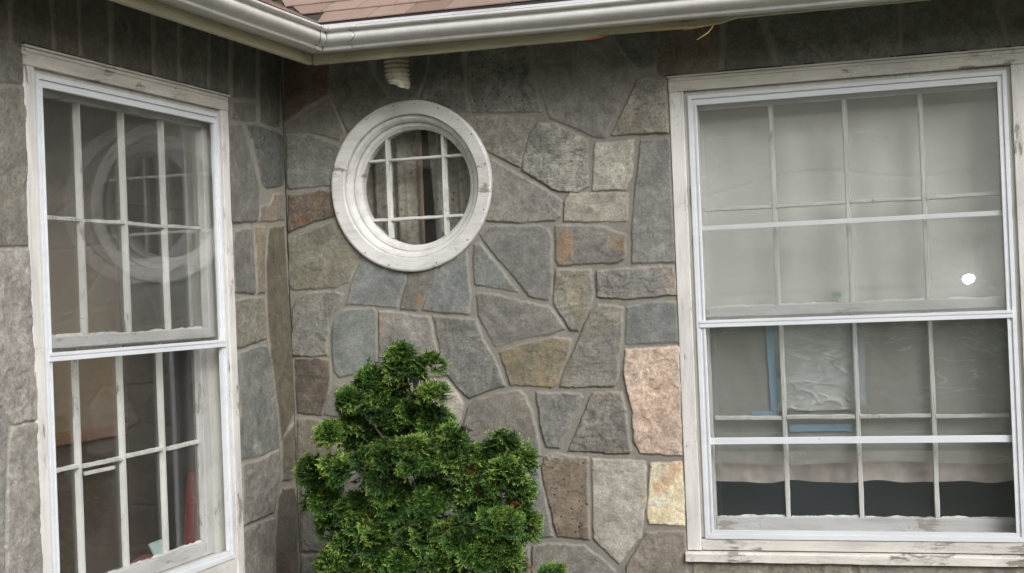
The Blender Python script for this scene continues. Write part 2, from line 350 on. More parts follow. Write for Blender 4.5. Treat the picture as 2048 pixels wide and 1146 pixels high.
SIDE_STONES=[([(-1995,914),(-1731,966),(-1744,802),(-2003,772)],(102,94,82),(92,86,76),0.5,0,0.1),
([(-1713,969),(-1546,1002),(-1532,800),(-1549,678),(-1676,662),(-1677,788),(-1723,801)],(96,88,76),(84,80,70),0.5,0,0.1),
([(-1520,1007),(-1393,1032),(-1403,718),(-1517,703)],(102,88,72),(90,82,70),0.4,0,0),
([(-1372,1036),(-1228,1036),(-1234,717),(-1390,698)],(100,92,80),(90,84,74),0.4,0,0),
([(-1190,1072),(-965,1116),(-981,725),(-1211,720)],(98,92,82),(84,80,72),0.4,0,0.1),
([(-934,1092),(-797,1100),(-812,721),(-959,728)],(98,97,88),(88,88,80),0.4,0,0.1),
([(-767,1093),(-591,1094),(-607,720),(-794,723)],(100,100,92),(88,88,80),0.6,0,0.2),
([(-558,1093),(-422,1105),(-450,711),(-586,722)],(94,95,88),(84,84,78),0.4,0,0.1),
([(-396,1096),(-203,1116),(-228,810),(-416,793)],(96,96,88),(86,86,78),0.4,0,0.1),
([(-418,772),(-232,786),(-237,727),(-329,719),(-423,714)],(102,100,90),(92,90,82),0.4,0,0.1),
([(-175,1121),(4,1123),(-30,725),(-98,721),(-201,730)],(92,92,84),(84,84,76),0.4,0,0.1),
([(-2004,752),(-1733,789),(-1684,771),(-1678,687),(-2010,645)],(112,108,98),(100,97,88),0.4,0,0.1),
([(-2011,630),(-1677,672),(-1682,418),(-1684,213),(-2033,205)],(122,114,102),(108,104,96),0.6,0.1,0.1),
([(-2025,193),(-1684,202),(-1681,55),(-1671,-90),(-1678,-290),(-1784,-294),(-1826,-240),(-2045,-180)],(146,138,130),(130,122,114),0.7,0,0.2),
([(-1796,-304),(-1741,-302),(-1677,-303),(-1683,-734),(-1681,-812),(-1848,-777),(-1813,-393)],(142,134,126),(128,121,113),0.6,0.1,0.1),
([(-2057,-226),(-1840,-261),(-1813,-305),(-1826,-392),(-1862,-774),(-2084,-728)],(132,128,122),(118,114,108),0.6,0.1,0.1),
([(-448,691),(-361,702),(-331,670),(-245,505),(-230,480),(-253,343),(-468,326),(-480,425)],(106,103,97),(96,94,89),0.4,0,0.1),
([(-319,704),(-208,710),(-91,700),(-16,692),(-26,494),(-170,471),(-209,494),(-273,650)],(92,96,90),(78,80,76),0.8,0,0.8),
([(-225,397),(-139,411),(-106,454),(-17,458),(-18,356),(-240,341)],(128,108,90),(116,106,94),0.4,0,0.1),
([(-447,297),(-309,307),(-302,191),(-298,66),(-456,69),(-460,189)],(105,102,96),(96,94,89),0.4,0.1,0.1),
([(-275,315),(-191,319),(-213,192),(-212,66),(-275,66)],(124,106,80),(108,100,86),0.4,0,0.1),
([(-150,320),(-28,327),(-21,195),(-5,-83),(0,-324),(-10,-410),(-123,-509),(-170,-315),(-192,-145),(-203,-10),(-194,172)],(96,85,64),(84,78,62),0.3,0.1,0.1),
([(-462,42),(-231,47),(-214,-110),(-445,-139),(-469,-107)],(120,114,98),(106,102,90),0.8,0,0.2),
([(-452,-156),(-321,-141),(-212,-137),(-181,-211),(-138,-489),(-151,-535),(-282,-550),(-454,-548),(-446,-360),(-460,-213)],(112,110,102),(94,99,95),0.5,0,0.2),
([(-451,-568),(-301,-565),(-147,-546),(-150,-633),(-174,-699),(-209,-779),(-355,-786),(-460,-794)],(124,119,110),(112,108,100),0.6,0.2,0.1),
([(-456,-811),(-357,-806),(-207,-803),(-211,-889),(-236,-1096),(-472,-1048)],(122,116,104),(108,104,95),0.6,0.1,0.1),
([(-115,-508),(-9,-451),(-3,-573),(-24,-677),(-124,-667),(-128,-593)],(104,93,72),(90,84,70),0.4,0,0.1),
([(-167,-725),(-127,-703),(-27,-708),(-9,-783),(-18,-1140),(-221,-1099),(-196,-849)],(94,86,72),(84,79,70),0.4,0,0.2)]
MAIN_STAINS=[(1138,189,32,-6,-15,-77,(150,104,58),0.85),
(1347,198,34,-14,-15,-36,(150,112,70),0.8),
(556,5,17,7,32,-62,(132,98,62),0.8),
(387,-70,14,0,-2,-55,(150,116,96),0.8),
(531,-86,37,-26,-22,-28,(140,137,131),0.6),
(1178,-3,37,-1,-5,-118,(128,116,84),0.7),
(1549,34,19,-1,-2,-58,(160,134,104),0.7),
(1086,-72,49,-36,-19,-24,(134,130,122),0.6),
(908,-218,53,17,8,-25,(140,112,70),0.6),
(1056,-321,75,5,1,-20,(140,112,68),0.7),
(1492,-685,79,59,16,-21,(205,150,95),0.9),
(1464,-650,32,24,19,-25,(186,178,152),0.7),
(1530,-631,39,0,-1,-29,(212,158,108),0.8),
(1459,-762,46,0,-1,-22,(192,186,168),0.7),
(1112,-596,94,-5,-1,-13,(138,134,134),0.8),
(71,350,34,-2,-1,-17,(120,76,48),0.8),
(66,417,46,-3,-1,-31,(110,104,92),0.4),
(924,332,71,-29,-7,-15,(136,132,124),0.7),
(1398,628,42,30,24,-32,(120,102,74),0.6),
(653,-101,20,-6,-22,-66,(112,98,78),0.6),
(815,-107,51,-15,-7,-22,(122,120,116),0.6),
(1473,-418,59,-1,-7,-167,(190,145,112),0.5),
(1500,-560,65,0,-2,-38,(176,142,128),0.5),
(557,91,12,4,33,-87,(112,100,84),0.4),
(1270,-376,40,-1,-1,-19,(134,116,92),0.6),
(1282,-78,53,-2,-2,-39,(124,114,92),0.5),
(105,78,128,-1,0,-8,(126,112,74),0.7),
(1111,-145,41,-1,-1,-13,(128,124,118),0.6),
(1506,-739,2,0,0,-2,(190,170,130),0)]
SIDE_STAINS=[(-315,-517,36,-4,-2,-21,(135,133,126),0.8),
(-428,-280,38,-3,-13,-162,(118,112,100),0.6),
(-197,422,37,2,-3,-34,(112,106,96),0.6),
(-63,243,31,1,-9,-110,(100,82,58),0.5),
(-225,-294,46,1,38,-129,(116,110,102),0.6),
(-476,741,16,2,-3,-39,(120,70,50),0.9)]
LOBES=[(678,-550,-179,33),(681,-550,-237,70),(811,-620,-219,56),(562,-550,-275,67),(518,-620,-325,43),(620,-550,-332,100),(819,-620,-330,70),(493,-550,-418,50),(453,-620,-442,43),(518,-480,-478,83),(643,-480,-461,100),(803,-550,-421,75),(891,-620,-467,50),(337,-550,-585,56),(376,-550,-682,75),(489,-620,-576,83),(622,-620,-551,100),(766,-655,-522,92),(879,-620,-552,83),(966,-585,-548,83),(1058,-585,-489,50),(1097,-550,-552,60),(1073,-620,-603,83),(1111,-550,-654,50),(385,-515,-776,50),(509,-550,-735,92),(658,-585,-676,100),(806,-585,-676,100),(951,-585,-675,92),(1049,-620,-754,83),(1115,-550,-765,46),(610,-620,-818,83),(482,-585,-835,56),(438,-620,-890,70),(751,-599,-794,92),(886,-620,-806,83),(979,-634,-853,83),(1053,-592,-860,75),(833,-634,-890,100),(681,-620,-912,92),(556,-592,-937,83),(458,-592,-1009,117),(768,-620,-1013,150),(1030,-592,-995,117),(911,-620,-1077,150),(554,-606,-1125,150),(1127,-571,-1065,83),(350,-571,-1086,67),(760,-620,-1218,201),(466,-592,-1288,134),(1019,-592,-1266,150)]
LOBES_LOW=[(1237,-600,-939,56),(1190,-600,-1007,75),(1276,-600,-1030,83),(1229,-600,-1123,117)]
# ------------------------------------------------------------------ the stone walls
def poly_sd(px, py, poly):
    """inside distance (positive inside) of points to a polygon, coordinates in metres"""
    d = np.full(px.shape, 1e9); ins = np.zeros(px.shape, bool); n = len(poly)
    for k in range(n):
        x0, y0 = poly[k]; x1, y1 = poly[(k+1) % n]
        ex, ey = x1-x0, y1-y0; L = ex*ex+ey*ey+1e-12
        t = np.clip(((px-x0)*ex+(py-y0)*ey)/L, 0, 1)
        d = np.minimum(d, np.hypot(px-x0-t*ex, py-y0-t*ey))
        c = ((y0 > py) != (y1 > py)) & (px < (x1-x0)*(py-y0)/((y1-y0) if abs(y1-y0) > 1e-12 else 1e-12)+x0)
        ins ^= c
    return np.where(ins, d, -d)

def stone_wall(name, stones, stains, frame, a0, a1, z0, z1, fa, fz, cover, rects, circles, m, parent, seed=1):
    def axis(lo, hi, f0, f1, fine, coarse):
        return np.unique(np.concatenate([np.arange(lo, f0, coarse), np.arange(f0, f1, fine), np.arange(f1, hi+coarse*.5, coarse)]).round(5))
    A = axis(a0, a1, fa[0], fa[1], .0042, .02); Z = axis(z0, z1, fz[0], fz[1], .0042, .02)
    na, nz = len(A), len(Z); X, Y = np.meshgrid(A, Z, indexing='ij'); X = X.ravel(); Y = Y.ravel()
    wx = X+.0020*vnoise(X, Y, 26, seed)+.0018*vnoise(X, Y, 80, seed+1)+.0010*vnoise(X, Y, 190, seed+5)
    wy = Y+.0020*vnoise(X, Y, 26, seed+2)+.0018*vnoise(X, Y, 80, seed+3)+.0010*vnoise(X, Y, 190, seed+6)
    n = len(X); best = np.full(n, -1.0); idx = np.full(n, -1, int)
    tabs = []
    for k, (poly, c1, c2, ro, ri, pi) in enumerate(stones):
        P_ = np.array(poly)/1000.0; lo = P_.min(0)-.03; hi = P_.max(0)+.03
        s = np.where((X > lo[0]) & (X < hi[0]) & (Y > lo[1]) & (Y < hi[1]))[0]
        if len(s) == 0: tabs.append((c1, c2, ro, ri, pi)); continue
        d = poly_sd(wx[s], wy[s], P_); u = d > best[s]; best[s[u]] = d[u]; idx[s[u]] = k
        tabs.append((c1, c2, ro, ri, pi))
    # stones beyond the photograph's frame: irregular cells of the same kind
    rn = np.random.default_rng(seed+40); c = cover
    gx, gy = np.meshgrid(np.arange(a0-.3, a1+.6, .27), np.arange(z0-.3, z1+.6, .24), indexing='ij')
    S = np.stack([(gx+rn.uniform(-.1, .1, gx.shape)).ravel(), (gy+rn.uniform(-.09, .09, gy.shape)).ravel()], 1)
    S = S[~((S[:, 0] > c[0]+.02) & (S[:, 0] < c[1]-.02) & (S[:, 1] > c[2]+.02) & (S[:, 1] < c[3]-.02))]
    o = np.where(~((X > c[0]) & (X < c[1]) & (Y > c[2]) & (Y < c[3])))[0]
    if len(o):
        K = len(tabs); d1 = np.full(len(o), 1e9); d2 = np.full(len(o), 1e9); i1 = np.zeros(len(o), int)
        for q, (sx, sy) in enumerate(S):
            d = np.hypot(wx[o]-sx, (wy[o]-sy)*1.15); nw = d < d1
            d2 = np.where(nw, d1, np.minimum(d2, d)); i1 = np.where(nw, q, i1); d1 = np.where(nw, d, d1)
        dd = (d2-d1)/2-.009
        db = np.maximum.reduce([c[0]-X[o], X[o]-c[1], c[2]-Y[o], Y[o]-c[3]])
        best[o] = np.minimum(dd, db-.008); idx[o] = K+i1
        for q in range(len(S)):
            g = rn.integers(88, 132); t = rn.uniform(-3, 10)
            tabs.append(((g+t*.6, g, g-t), (g-10, g-11, g-14-t*.5), rn.uniform(.3, .8), rn.uniform(0, .3), rn.uniform(0, .3)))
    best = np.where(idx >= 0, best+.0030+.0022*vnoise(X, Y, 6.5, seed+95), best); stone = best > 0; sidx = np.clip(idx, 0, None)
    e = np.clip(best/(.0026+.0035*(1+vnoise(X, Y, 14, seed+31))/2), 0, 1); e = e*e*(3-2*e); e[~stone] = 0
    rr = np.random.default_rng(seed+9); K = len(tabs)
    hb = rr.uniform(-.0015, .003, K); tx = rr.uniform(-.02, .02, K); ty = rr.uniform(-.02, .02, K)
    cen = np.array([np.mean(np.array(s[0])/1000., 0) for s in stones] + [tuple(s) for s in S])[:K]
    ro = np.array([t[2] for t in tabs])*(1.0 if seed == 1 else 1.15)
    rel = hb[sidx]+tx[sidx]*(X-cen[sidx, 0])+ty[sidx]*(Y-cen[sidx, 1])
    rel = np.clip(rel, -.004, .007)
    und = .0008*vnoise(X, Y, 11, seed+20)+.0011*vnoise(X, Y, 30, seed+21)*(0.4+ro[sidx])
    ridg = (1-np.abs(vnoise(X+.01*vnoise(X, Y, 20, 5), Y*1.6, 17, seed+22)))
    und = und+.0016*ro[sidx]*np.where(ridg > .8, (ridg-.8)*4, 0)
    und += .0006*vnoise(X, Y, 95, seed+23)*ro[sidx]
    tn = (vnoise(X+.02*vnoise(X, Y, 15, 3), Y*1.3, 8, seed+70)+.35*vnoise(X, Y, 28, seed+71)+1.4)*1.6     # cleft terraces of split rock
    fl_ = np.floor(tn); fr_ = np.clip((tn-fl_)/.16, 0, 1); und += (.0026*(fl_+fr_*fr_*(3-2*fr_))-.0040)*np.clip(ro[sidx]*1.3-.15, 0, 1)
    h = np.where(stone, -.0030+e*(.0035+rel*.7+und), -.0030+.0010*vnoise(X, Y, 40, seed+24)+.0012*vnoise(X, Y, 9, seed+25))
    # slightly raised lip of the mortar ribbon in its middle
    V = np.empty((n, 3)); V[:] = frame(X, h, Y) if False else np.stack(frame(X, h, Y), 1)
    I, J = np.meshgrid(np.arange(na-1), np.arange(nz-1), indexing='ij'); I = I.ravel(); J = J.ravel()
    F = np.stack([I*nz+J, (I+1)*nz+J, (I+1)*nz+J+1, I*nz+J+1], 1)
    cx = (A[I]+A[I+1])/2; cy = (Z[J]+Z[J+1])/2; keep = np.ones(len(F), bool)
    for (r0, r1, s0, s1) in rects: keep &= ~((cx > r0) & (cx < r1) & (cy > s0) & (cy < s1))
    for (qx, qy, qr) in circles: keep &= np.hypot(cx-qx, cy-qy) > qr
    F = F[keep]
    me = bpy.data.meshes.new(name); me.vertices.add(n); me.vertices.foreach_set('co', V.ravel())
    me.loops.add(F.size); me.loops.foreach_set('vertex_index', F.ravel().astype(np.int32))
    me.polygons.add(len(F)); me.polygons.foreach_set('loop_start', np.arange(0, F.size, 4, dtype=np.int32))
    me.polygons.foreach_set('use_smooth', np.ones(len(F), bool)); me.update(calc_edges=True)
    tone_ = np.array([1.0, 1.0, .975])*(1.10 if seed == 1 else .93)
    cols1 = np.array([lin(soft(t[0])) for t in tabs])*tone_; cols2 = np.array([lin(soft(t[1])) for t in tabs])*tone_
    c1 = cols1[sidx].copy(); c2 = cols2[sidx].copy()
    for (x, y, ax_, ay_, bx_, by_, cc, st) in stains:
        dx = X-x/1000.; dy = Y-y/1000.; M_ = np.array([[ax_, bx_], [ay_, by_]])/1000.; det = np.linalg.det(M_)
        if st == 0 or abs(det) < 1e-9: continue
        Mi = np.linalg.inv(M_); pu = Mi[0, 0]*dx+Mi[0, 1]*dy; pv = Mi[1, 0]*dx+Mi[1, 1]*dy
        r = np.hypot(pu, pv)+.35*vnoise(X, Y, 30, seed+60)+.2*vnoise(X, Y, 90, seed+61)
        f = (np.clip((1.3-r)/.9, 0, 1)*st*.8)[:, None]; L = np.array(lin(soft(cc, .38)))
        c1 = c1*(1-f)+L*f; c2 = c2*(1-f)+L*.85*f
    def put(nm, arr):
        a = me.attributes.new(nm, 'FLOAT_COLOR', 'POINT'); q = np.ones((n, 4), np.float32); q[:, :3] = arr; a.data.foreach_set('color', q.ravel())
    put('col', c1); put('col2', c2)
    put('tex', np.array([[t[2], t[3], t[4]] for t in tabs])[sidx])
    def putf(nm, arr):
        a = me.attributes.new(nm, 'FLOAT', 'POINT'); a.data.foreach_set('value', arr.astype(np.float32))
    putf('mortar', 1-np.clip((best+.0012*vnoise(X, Y, 60, seed+90))/.0035, 0, 1)); putf('edge', np.clip(1-np.abs(best-.004)/.007, 0, 1))
    # face towards the outside
    o_ = link(name, me, m, parent)
    return o_

MS = stone_material()
fmain = lambda a, h, z: (a, -h, z)
fside = lambda a, h, z: (h, a, z)
house = empty('stone_house', (0, 0, -1.65), 'fieldstone house corner with white windows, gutter and red shingle roof', 'house')
house.location = (0, 0, 0)
WU, WL = 1.240, 1.222                        # overall widths of the two big windows
RC = (.536, .457)                            # centre of the round window
stone_wall('wall', MAIN_STONES, MAIN_STAINS, fmain, 0.0, 4.6, -1.65, 1.06, (0.0, 2.84), (-1.13, .97), (-.05, 3.0, -1.2, 1.2),
           [(1.563+.006, 1.563+WU-.006, -.976, .790)], [(RC[0], RC[1], .300)], MS, house, 1)
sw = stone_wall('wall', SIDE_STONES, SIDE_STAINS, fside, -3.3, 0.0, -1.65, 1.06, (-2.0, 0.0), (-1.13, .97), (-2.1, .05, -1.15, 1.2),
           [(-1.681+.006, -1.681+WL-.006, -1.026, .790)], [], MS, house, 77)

# ------------------------------------------------------------------ windows
M_CASE_V = painted_wood('worn_white_paint_upright', (2,), .62)
M_CASE_H = painted_wood('worn_white_paint_level', (0, 1), .62, (201, 197, 191))
M_SILL = painted_wood('peeling_sill_paint', (0, 1), .95, (216, 211, 205))
M_ALU = aluminium('white_storm_frame', (203, 205, 209), .14, .38)
M_SASH = painted_wood('old_sash_paint', (2,), .35, (172, 172, 170))
M_SASHH = painted_wood('old_sash_rail_paint', (0, 1), .3, (172, 172, 172))
M_BAR = painted_wood('glazing_bar_paint', (2,), .45, (182, 182, 179))
M_JAMB = painted_wood('jamb_paint', (2,), .2, (188, 186, 180))
M_STORM = glass('storm_glass', dust=.08, haze_=.12, rough=.0, film=(.75, .75, .72))
M_STORML = glass('storm_glass_side', dust=.022, film=(.7, .68, .62))
M_STORM2 = glass('lower_storm_glass', dust=.02, rough=.0, film=(.75, .75, .72))
M_OLD = glass('old_sash_glass', dust=.01, wave=.06)
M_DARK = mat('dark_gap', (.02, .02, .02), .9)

def big_window(name, fr, W, label, lower_storm, seed, drop=0.0):
    win = tag(bpy.data.objects.new(name, None), label); COL.objects.link(win); win.parent = house
    T, B = .797, -.980
    # casing: two uprights, head with a thin drip cap
    b = MB(fr)
    b.box(0, .052, -.03, .003, -.940-drop, .7385); b.box(W-.052, W, -.03, .003, -.940-drop, .7385)
    b.build_each('casing', M_CASE_V, win, .003)
    b = MB(fr); b.box(-.001, W+.001, -.03, .0045, .7385, .789)
    b.box(0.004, W-.004, .0045, .008, .777, .7885)
    b.build('head_casing', M_CASE_H, win, .003)
    b = MB(fr); b.box(-.004, W+.004, -.01, .014, .7895, .7965); b.build('drip_cap', M_CASE_H, win, .0015)
    b = MB(fr); b.box(-.004, W+.004, -.008, .0035, .7970, .8025); b.build('head_gap_shade', M_DARK, win)  # dark strip painted in for the shaded open joint above the drip cap
    # stop mouldings just inside the casing
    b = MB(fr)
    b.box(.0525, .066, -.03, -.012, -.895, .738); b.box(W-.066, W-.0525, -.03, -.012, -.895, .738); b.box(.066, W-.066, -.03, -.012, .722, .738)
    b.build_each('stop_moulding', M_JAMB, win, .002)
    # sill and sub-sill
    b = MB(fr); b.box(.053, W-.053, -.06, -.003, -.9395-drop, -.900); b.build('sub_sill', M_CASE_H, win, .003)
    b = MB(fr)
    n = 40; rnd = random.Random(seed); u = [(-.004)+(W+.008)*i/n for i in range(n+1)]
    vs, fs = [], []
    for q in u:
        a = rnd.uniform(-.0012, .0012)
        vs += [(q, -.06, -.9405-drop), (q, .019+a, -.9455-drop), (q, .022+a, -.951-drop), (q, .021+a, -.9785+a-drop), (q, -.06, -.985-drop)]
    for i in range(n):
        for j in range(5): fs.append((5*i+j, 5*i+(j+1) % 5, 5*i+5+(j+1) % 5, 5*i+5+j))
    fs += [(0, 1, 2, 3, 4), tuple(5*n+4-j for j in range(5))]
    b.add(vs, fs); b.build('sill', M_SILL, win, 0)
    # aluminium storm frame: three stepped flanges all round
    b = MB(fr); y0, y1 = -.8985, .7215
    def ring(i0, i1, w0, w1, zb, zt, ub=None):
        b.box(i0, i1, w0, w1, zb, zt); b.box(W-i1, W-i0, w0, w1, zb, zt)
    ring(.0665, .081, -.02, -.001, y0, y1); b.box(.081, W-.081, -.02, -.001, y1-.0145, y1); b.box(.081, W-.081, -.02, .001, y0, y0+.018)
    ring(.081, .090, -.02, -.007, y0+.018, y1-.0145); b.box(.090, W-.090, -.02, -.007, y1-.0265, y1-.0145); b.box(.090, W-.090, -.02, -.003, y0+.018, y0+.031)
    ring(.090, .098, -.02, -.003, y0+.031, y1-.0265); b.box(.098, W-.098, -.02, -.003, y1-.0375, y1-.0265)
    b.build('storm_frame', M_ALU, win, .0012)
    g0, g1 = .098, W-.098
    b = MB(fr); b.box(g0-.021, g1+.021, -.018, .0025, -.1285, -.1155); b.box(g0-.021, g1+.021, -.018, -.0005, -.1155, -.1125); b.box(g0-.021, g1+.021, -.018, .0025, -.1125, -.1025)
    b.build('meeting_rail', M_ALU, win, .001)
    b = MB(fr); b.box(g0-.004, g1+.004, -.011, -.008, -.104, .684); b.build('storm_pane', M_STORM if lower_storm else M_STORML, win)
    if lower_storm:
        b = MB(fr); b.box(g0+.001, g1-.001, -.034, -.02, .2255, .2425); b.build('storm_sash_rail', M_ALU, win, .001)
        b = MB(fr); b.box(g0-.004, g1+.004, -.034, -.0185, -.5565, -.533); b.build('storm_sash_rail', M_ALU, win, .001)
        b = MB(fr); b.box(g0-.004, g1+.004, -.028, -.025, -.534, .226); b.build('storm_pane', M_STORM2, win)
    # wooden jamb lining
    b = MB(fr); j0, j1 = .060, W-.060
    b.box(j0-.02, j0, -.155, -.0305, -.90, .742); b.box(j1, j1+.02, -.155, -.0305, -.90, .742); b.box(j0, j1, -.155, -.0305, .722, .742)
    b.box(j0, j1, -.155, -.0605, -.92, -.884); b.build('jamb', M_JAMB, win, .002)
    # parting strips
    # the two old eight-light sashes
    cu = W/2; half = .525 if W > 1.23 else .500
    def sash(zb, zt, zm, w0, w1, brail, trail, sd, tilt):
        a0, a1 = cu-half, cu+half
        b = MB(fr)
        b.box(j0+.001, a0, w0, w1, zb-brail, zt+trail); b.box(a1, j1-.001, w0, w1, zb-brail, zt+trail)
        b.build_each('sash_stile', M_SASH, win, .003)
        b = MB(fr); b.box(a0+.0005, a1-.0005, w0, w1-.0005, zb-brail, zb); b.box(a0+.0005, a1-.0005, w0, w1-.0005, zt, zt+trail)
        b.build_each('sash_rail', M_SASHH, win, .003)
        wm = w0+.007
        for k in (1, 2, 3):
            u = a0+(a1-a0)*k/4
            b = MB(fr); b.wavybar((u+tilt*.4, zb), (u-tilt*.2, zt), .0185, wm-.004, wm+.014, .0007, 30, sd+k); b.build('glazing_bar', M_BAR, win)
        b = MB(fr)
        for k in range(4):
            ua, ub = a0+(a1-a0)*k/4, a0+(a1-a0)*(k+1)/4; rr = random.Random(sd*9+k)
            b.wavybar((ua+.009, zm+rr.uniform(-.003, .003)), (ub-.009, zm+rr.uniform(-.003, .003)), .016, wm-.0035, wm+.0125, .0011, 14, sd*3+k)
        b.build_each('glazing_bar', M_BAR, win)
        b = MB(fr); b.box(a0-.004, a1+.004, wm-.003, wm, zb-.004, zt+.004); b.build('pane', M_OLD, win)
        # ragged beads of old putty along the bottom of the lights
        b = MB(fr)
        for k in range(4):
            ua, ub = a0+(a1-a0)*k/4+.012, a0+(a1-a0)*(k+1)/4-.012; rr = random.Random(sd*5+k); n = 34; hs = []; h = .004
            for i in range(n+1):
                h = max(.0006, h+rr.uniform(-.0022, .0022)); h = min(h, .008); hs.append(h)
            vs, fs = [], []
            for i in range(n+1):
                uu = ua+(ub-ua)*i/n; vs += [(uu, wm+.0005, zb), (uu, wm+.008, zb), (uu, wm+.0005, zb+hs[i])]
            for i in range(n):
                for j in range(3): fs.append((3*i+j, 3*i+(j+1) % 3, 3*i+3+(j+1) % 3, 3*i+3+j))
            fs += [(0, 1, 2), (3*n+2, 3*n+1, 3*n)]
            b.add(vs, fs)
        b.build_each('putty', M_BAR, win)
    sash(-.057, .672, .304, -.078, -.046, .036, .048, seed, .002)
    sash(-.832, -.098, -.470, -.118, -.0865, .05, .035, seed+50, -.002)
    return win

fR = lambda u, w, v: (1.563+u, -w, v)
fL = lambda u, w, v: (w, -1.681+u, v)
win_r = big_window('window', fR, WU, 'large white window at the right with plastic sheeting and blue tape behind its panes', True, 11)
win_l = big_window('window', fL, WL, 'tall white window on the left wall mirroring the round window in its glass', False, 23, .05)
# the sash lift and a sliver of broken putty
b = MB(fL); b.box(.355, .52, -.0855, -.076, -.497, -.486); b.build('sash_lift', M_BAR, win_l, .001)

# ------------------------------------------------------------------ round window
def lathe(name, prof, m, parent, n=144, wob=0.0):
    """prof: (radius, outward) pairs; axis is the wall's normal through RC"""
    vs, fs = [], []; k = len(prof)
    for i in range(n):
        a = 2*math.pi*i/n; q = 1+wob*math.sin(5*a+1)+wob*.6*math.sin(11*a)
        for r, wv in prof: vs.append((RC[0]+r*q*math.cos(a), -wv, RC[1]+r*q*math.sin(a)))
    for i in range(n):
        for j in range(k): fs.append((i*k+j, i*k+(j+1) % k, ((i+1) % n)*k+(j+1) % k, ((i+1) % n)*k+j))
    b = MB(); b.add(vs, fs); o = b.build(name, m, parent, 0)
    return o
M_RND = painted_wood('round_frame_paint', (0,), .42, (203, 201, 198))
M_RND2 = painted_wood('round_sash_paint', (1,), .2, (203, 201, 199))
rw = tag(bpy.data.objects.new('window', None), 'round white porthole window with nine lights and a curtain inside'); COL.objects.link(rw); rw.parent = house
lathe('outer_ring', [(.278, -.06), (.278, .011), (.281, .016), (.325, .019), (.331, .016), (.333, .010), (.333, -.02)], M_RND, rw, wob=.0016)
lathe('inner_ring', [(.2775, -.075), (.2775, -.004), (.2745, -.001), (.264, -.003), (.259, -.007), (.2575, -.013), (.2545, -.015), (.253, -.022), (.2528, -.075)], M_RND2, rw)
lathe('sash', [(.2525, -.09), (.2525, -.034), (.250, -.030), (.238, -.032), (.2335, -.038), (.231, -.044), (.2275, -.046), (.2265, -.052), (.2265, -.09)], M_RND2, rw)
frd = lambda u, w, v: (RC[0]+u, -w, RC[1]+v)
for s in (-1, 1):
    c = .117; L = math.sqrt(.2275**2-c*c)
    b = MB(frd); b.wavybar((s*c, -L), (s*c-.001, L), .018, -.076, -.050, .0010, 26, 300+s); b.build('glazing_bar', M_RND2, rw)
    b = MB(frd); q = -.004
    for (a0, a1) in ((-L, -c-.008), (-c+.008, c-.008), (c+.008, L)):
        b.wavybar((a0, s*c+q), (a1, s*c+q), .015, -.075, -.051, .0010, 12, 310+s)
    b.build_each('glazing_bar', M_RND2, rw)
n = 96; b = MB()
vs = [(RC[0]+.232*math.cos(2*math.pi*i/n), y, RC[1]+.232*math.sin(2*math.pi*i/n)) for y in (.066, .069) for i in range(n)]
b.add(vs, [tuple(range(n)), tuple(range(2*n-1, n-1, -1))]+[(i, (i+1) % n, n+(i+1) % n, n+i) for i in range(n)]); b.build('pane', M_OLD, rw)
# nail and screw heads on the ring
b = MB()
for a in (100, 84, 66, 122, 168, 196, 232, 252, 288, 316, 340, 12, 35):
    a = math.radians(a); cx, cz = RC[0]+.318*math.cos(a), RC[1]+.318*math.sin(a); r = .0032; k = 8
    vs = [(cx+r*math.cos(2*math.pi*i/k), -.0170, cz+r*math.sin(2*math.pi*i/k)) for i in range(k)]+[(cx+r*.7*math.cos(2*math.pi*i/k), -.0205, cz+r*.7*math.sin(2*math.pi*i/k)) for i in range(k)]
    b.add(vs, [tuple(range(k, 2*k))]+[(i, (i+1) % k, k+(i+1) % k, k+i) for i in range(k)])
b.build_each('nail_head', mat('rusty_nail', (.045, .032, .024), .8), rw)

# ------------------------------------------------------------------ eaves: gutter, fascia, soffit, guard
M_GUT = aluminium('white_gutter_paint', (192, 190, 187), .18, .5, (9, 9, 2))
M_GUTL = aluminium('white_gutter_paint_side', (190, 187, 182), .22, .5, (9, 9, 2))
M_FASC = painted_wood('fascia_paint', (0, 1), .5, (176, 170, 148))
EO = .256
PROF = [(.004, 1.036), (.004, .950), (.064, .945), (.071, .946), (.0735, .949), (.074, .9565), (.072, .9595), (.0755, .9630), (.086, .9665), (.099, .9745), (.1075, .985),
        (.1105, .996), (.1075, 1.006), (.1015, 1.0135), (.0985, 1.0215), (.101, 1.0250), (.112, 1.0245), (.1185, 1.027), (.1205, 1.031), (.1200, 1.0385), (.1160, 1.0420), (.108, 1.0425), (.1055, 1.040), (.1055, 1.034)]
PROF = [(d, (.951+(z-.945)*.805 if z <= 1.027 else 1.017+(z-1.027)*.74)) for d, z in PROF]
def run_mesh(b, side, t0, t1, prof, n, slope, seed, amp=.0007, end=True):
    """sweep a profile along one eave; side 0 = main wall (t is x), 1 = left wall (t is -y); both start in the mitre"""
    rnd = random.Random(seed); vs, fs = [], []; k = len(prof); ph = [rnd.uniform(0, 6) for _ in range(4)]
    for i in range(n+1):
        for d, z in prof:
            c = EO+d; t = c if (i == 0 and t0 is None) else ((t0 if t0 is not None else c)+(t1-(t0 if t0 is not None else c))*i/n)
            wv = amp*(math.sin(t*9+ph[0])+.6*math.sin(t*23+ph[1])); zz = z-slope*max(0, t-.4)+amp*math.sin(t*7+ph[2])*.6
            c2 = c if i == 0 and t0 is None else c+wv*(1 if .965 < z < 1.01 else .4)
            vs.append((t, -c2, zz) if side == 0 else (c2, -t, zz))
    for i in range(n):
        for j in range(k-1): fs.append((i*k+j, i*k+j+1, (i+1)*k+j+1, (i+1)*k+j))
    b.add(vs, fs)
g = tag(bpy.data.objects.new('gutter', None), 'white ogee gutter turning the inner corner under the red shingles'); COL.objects.link(g); g.parent = house
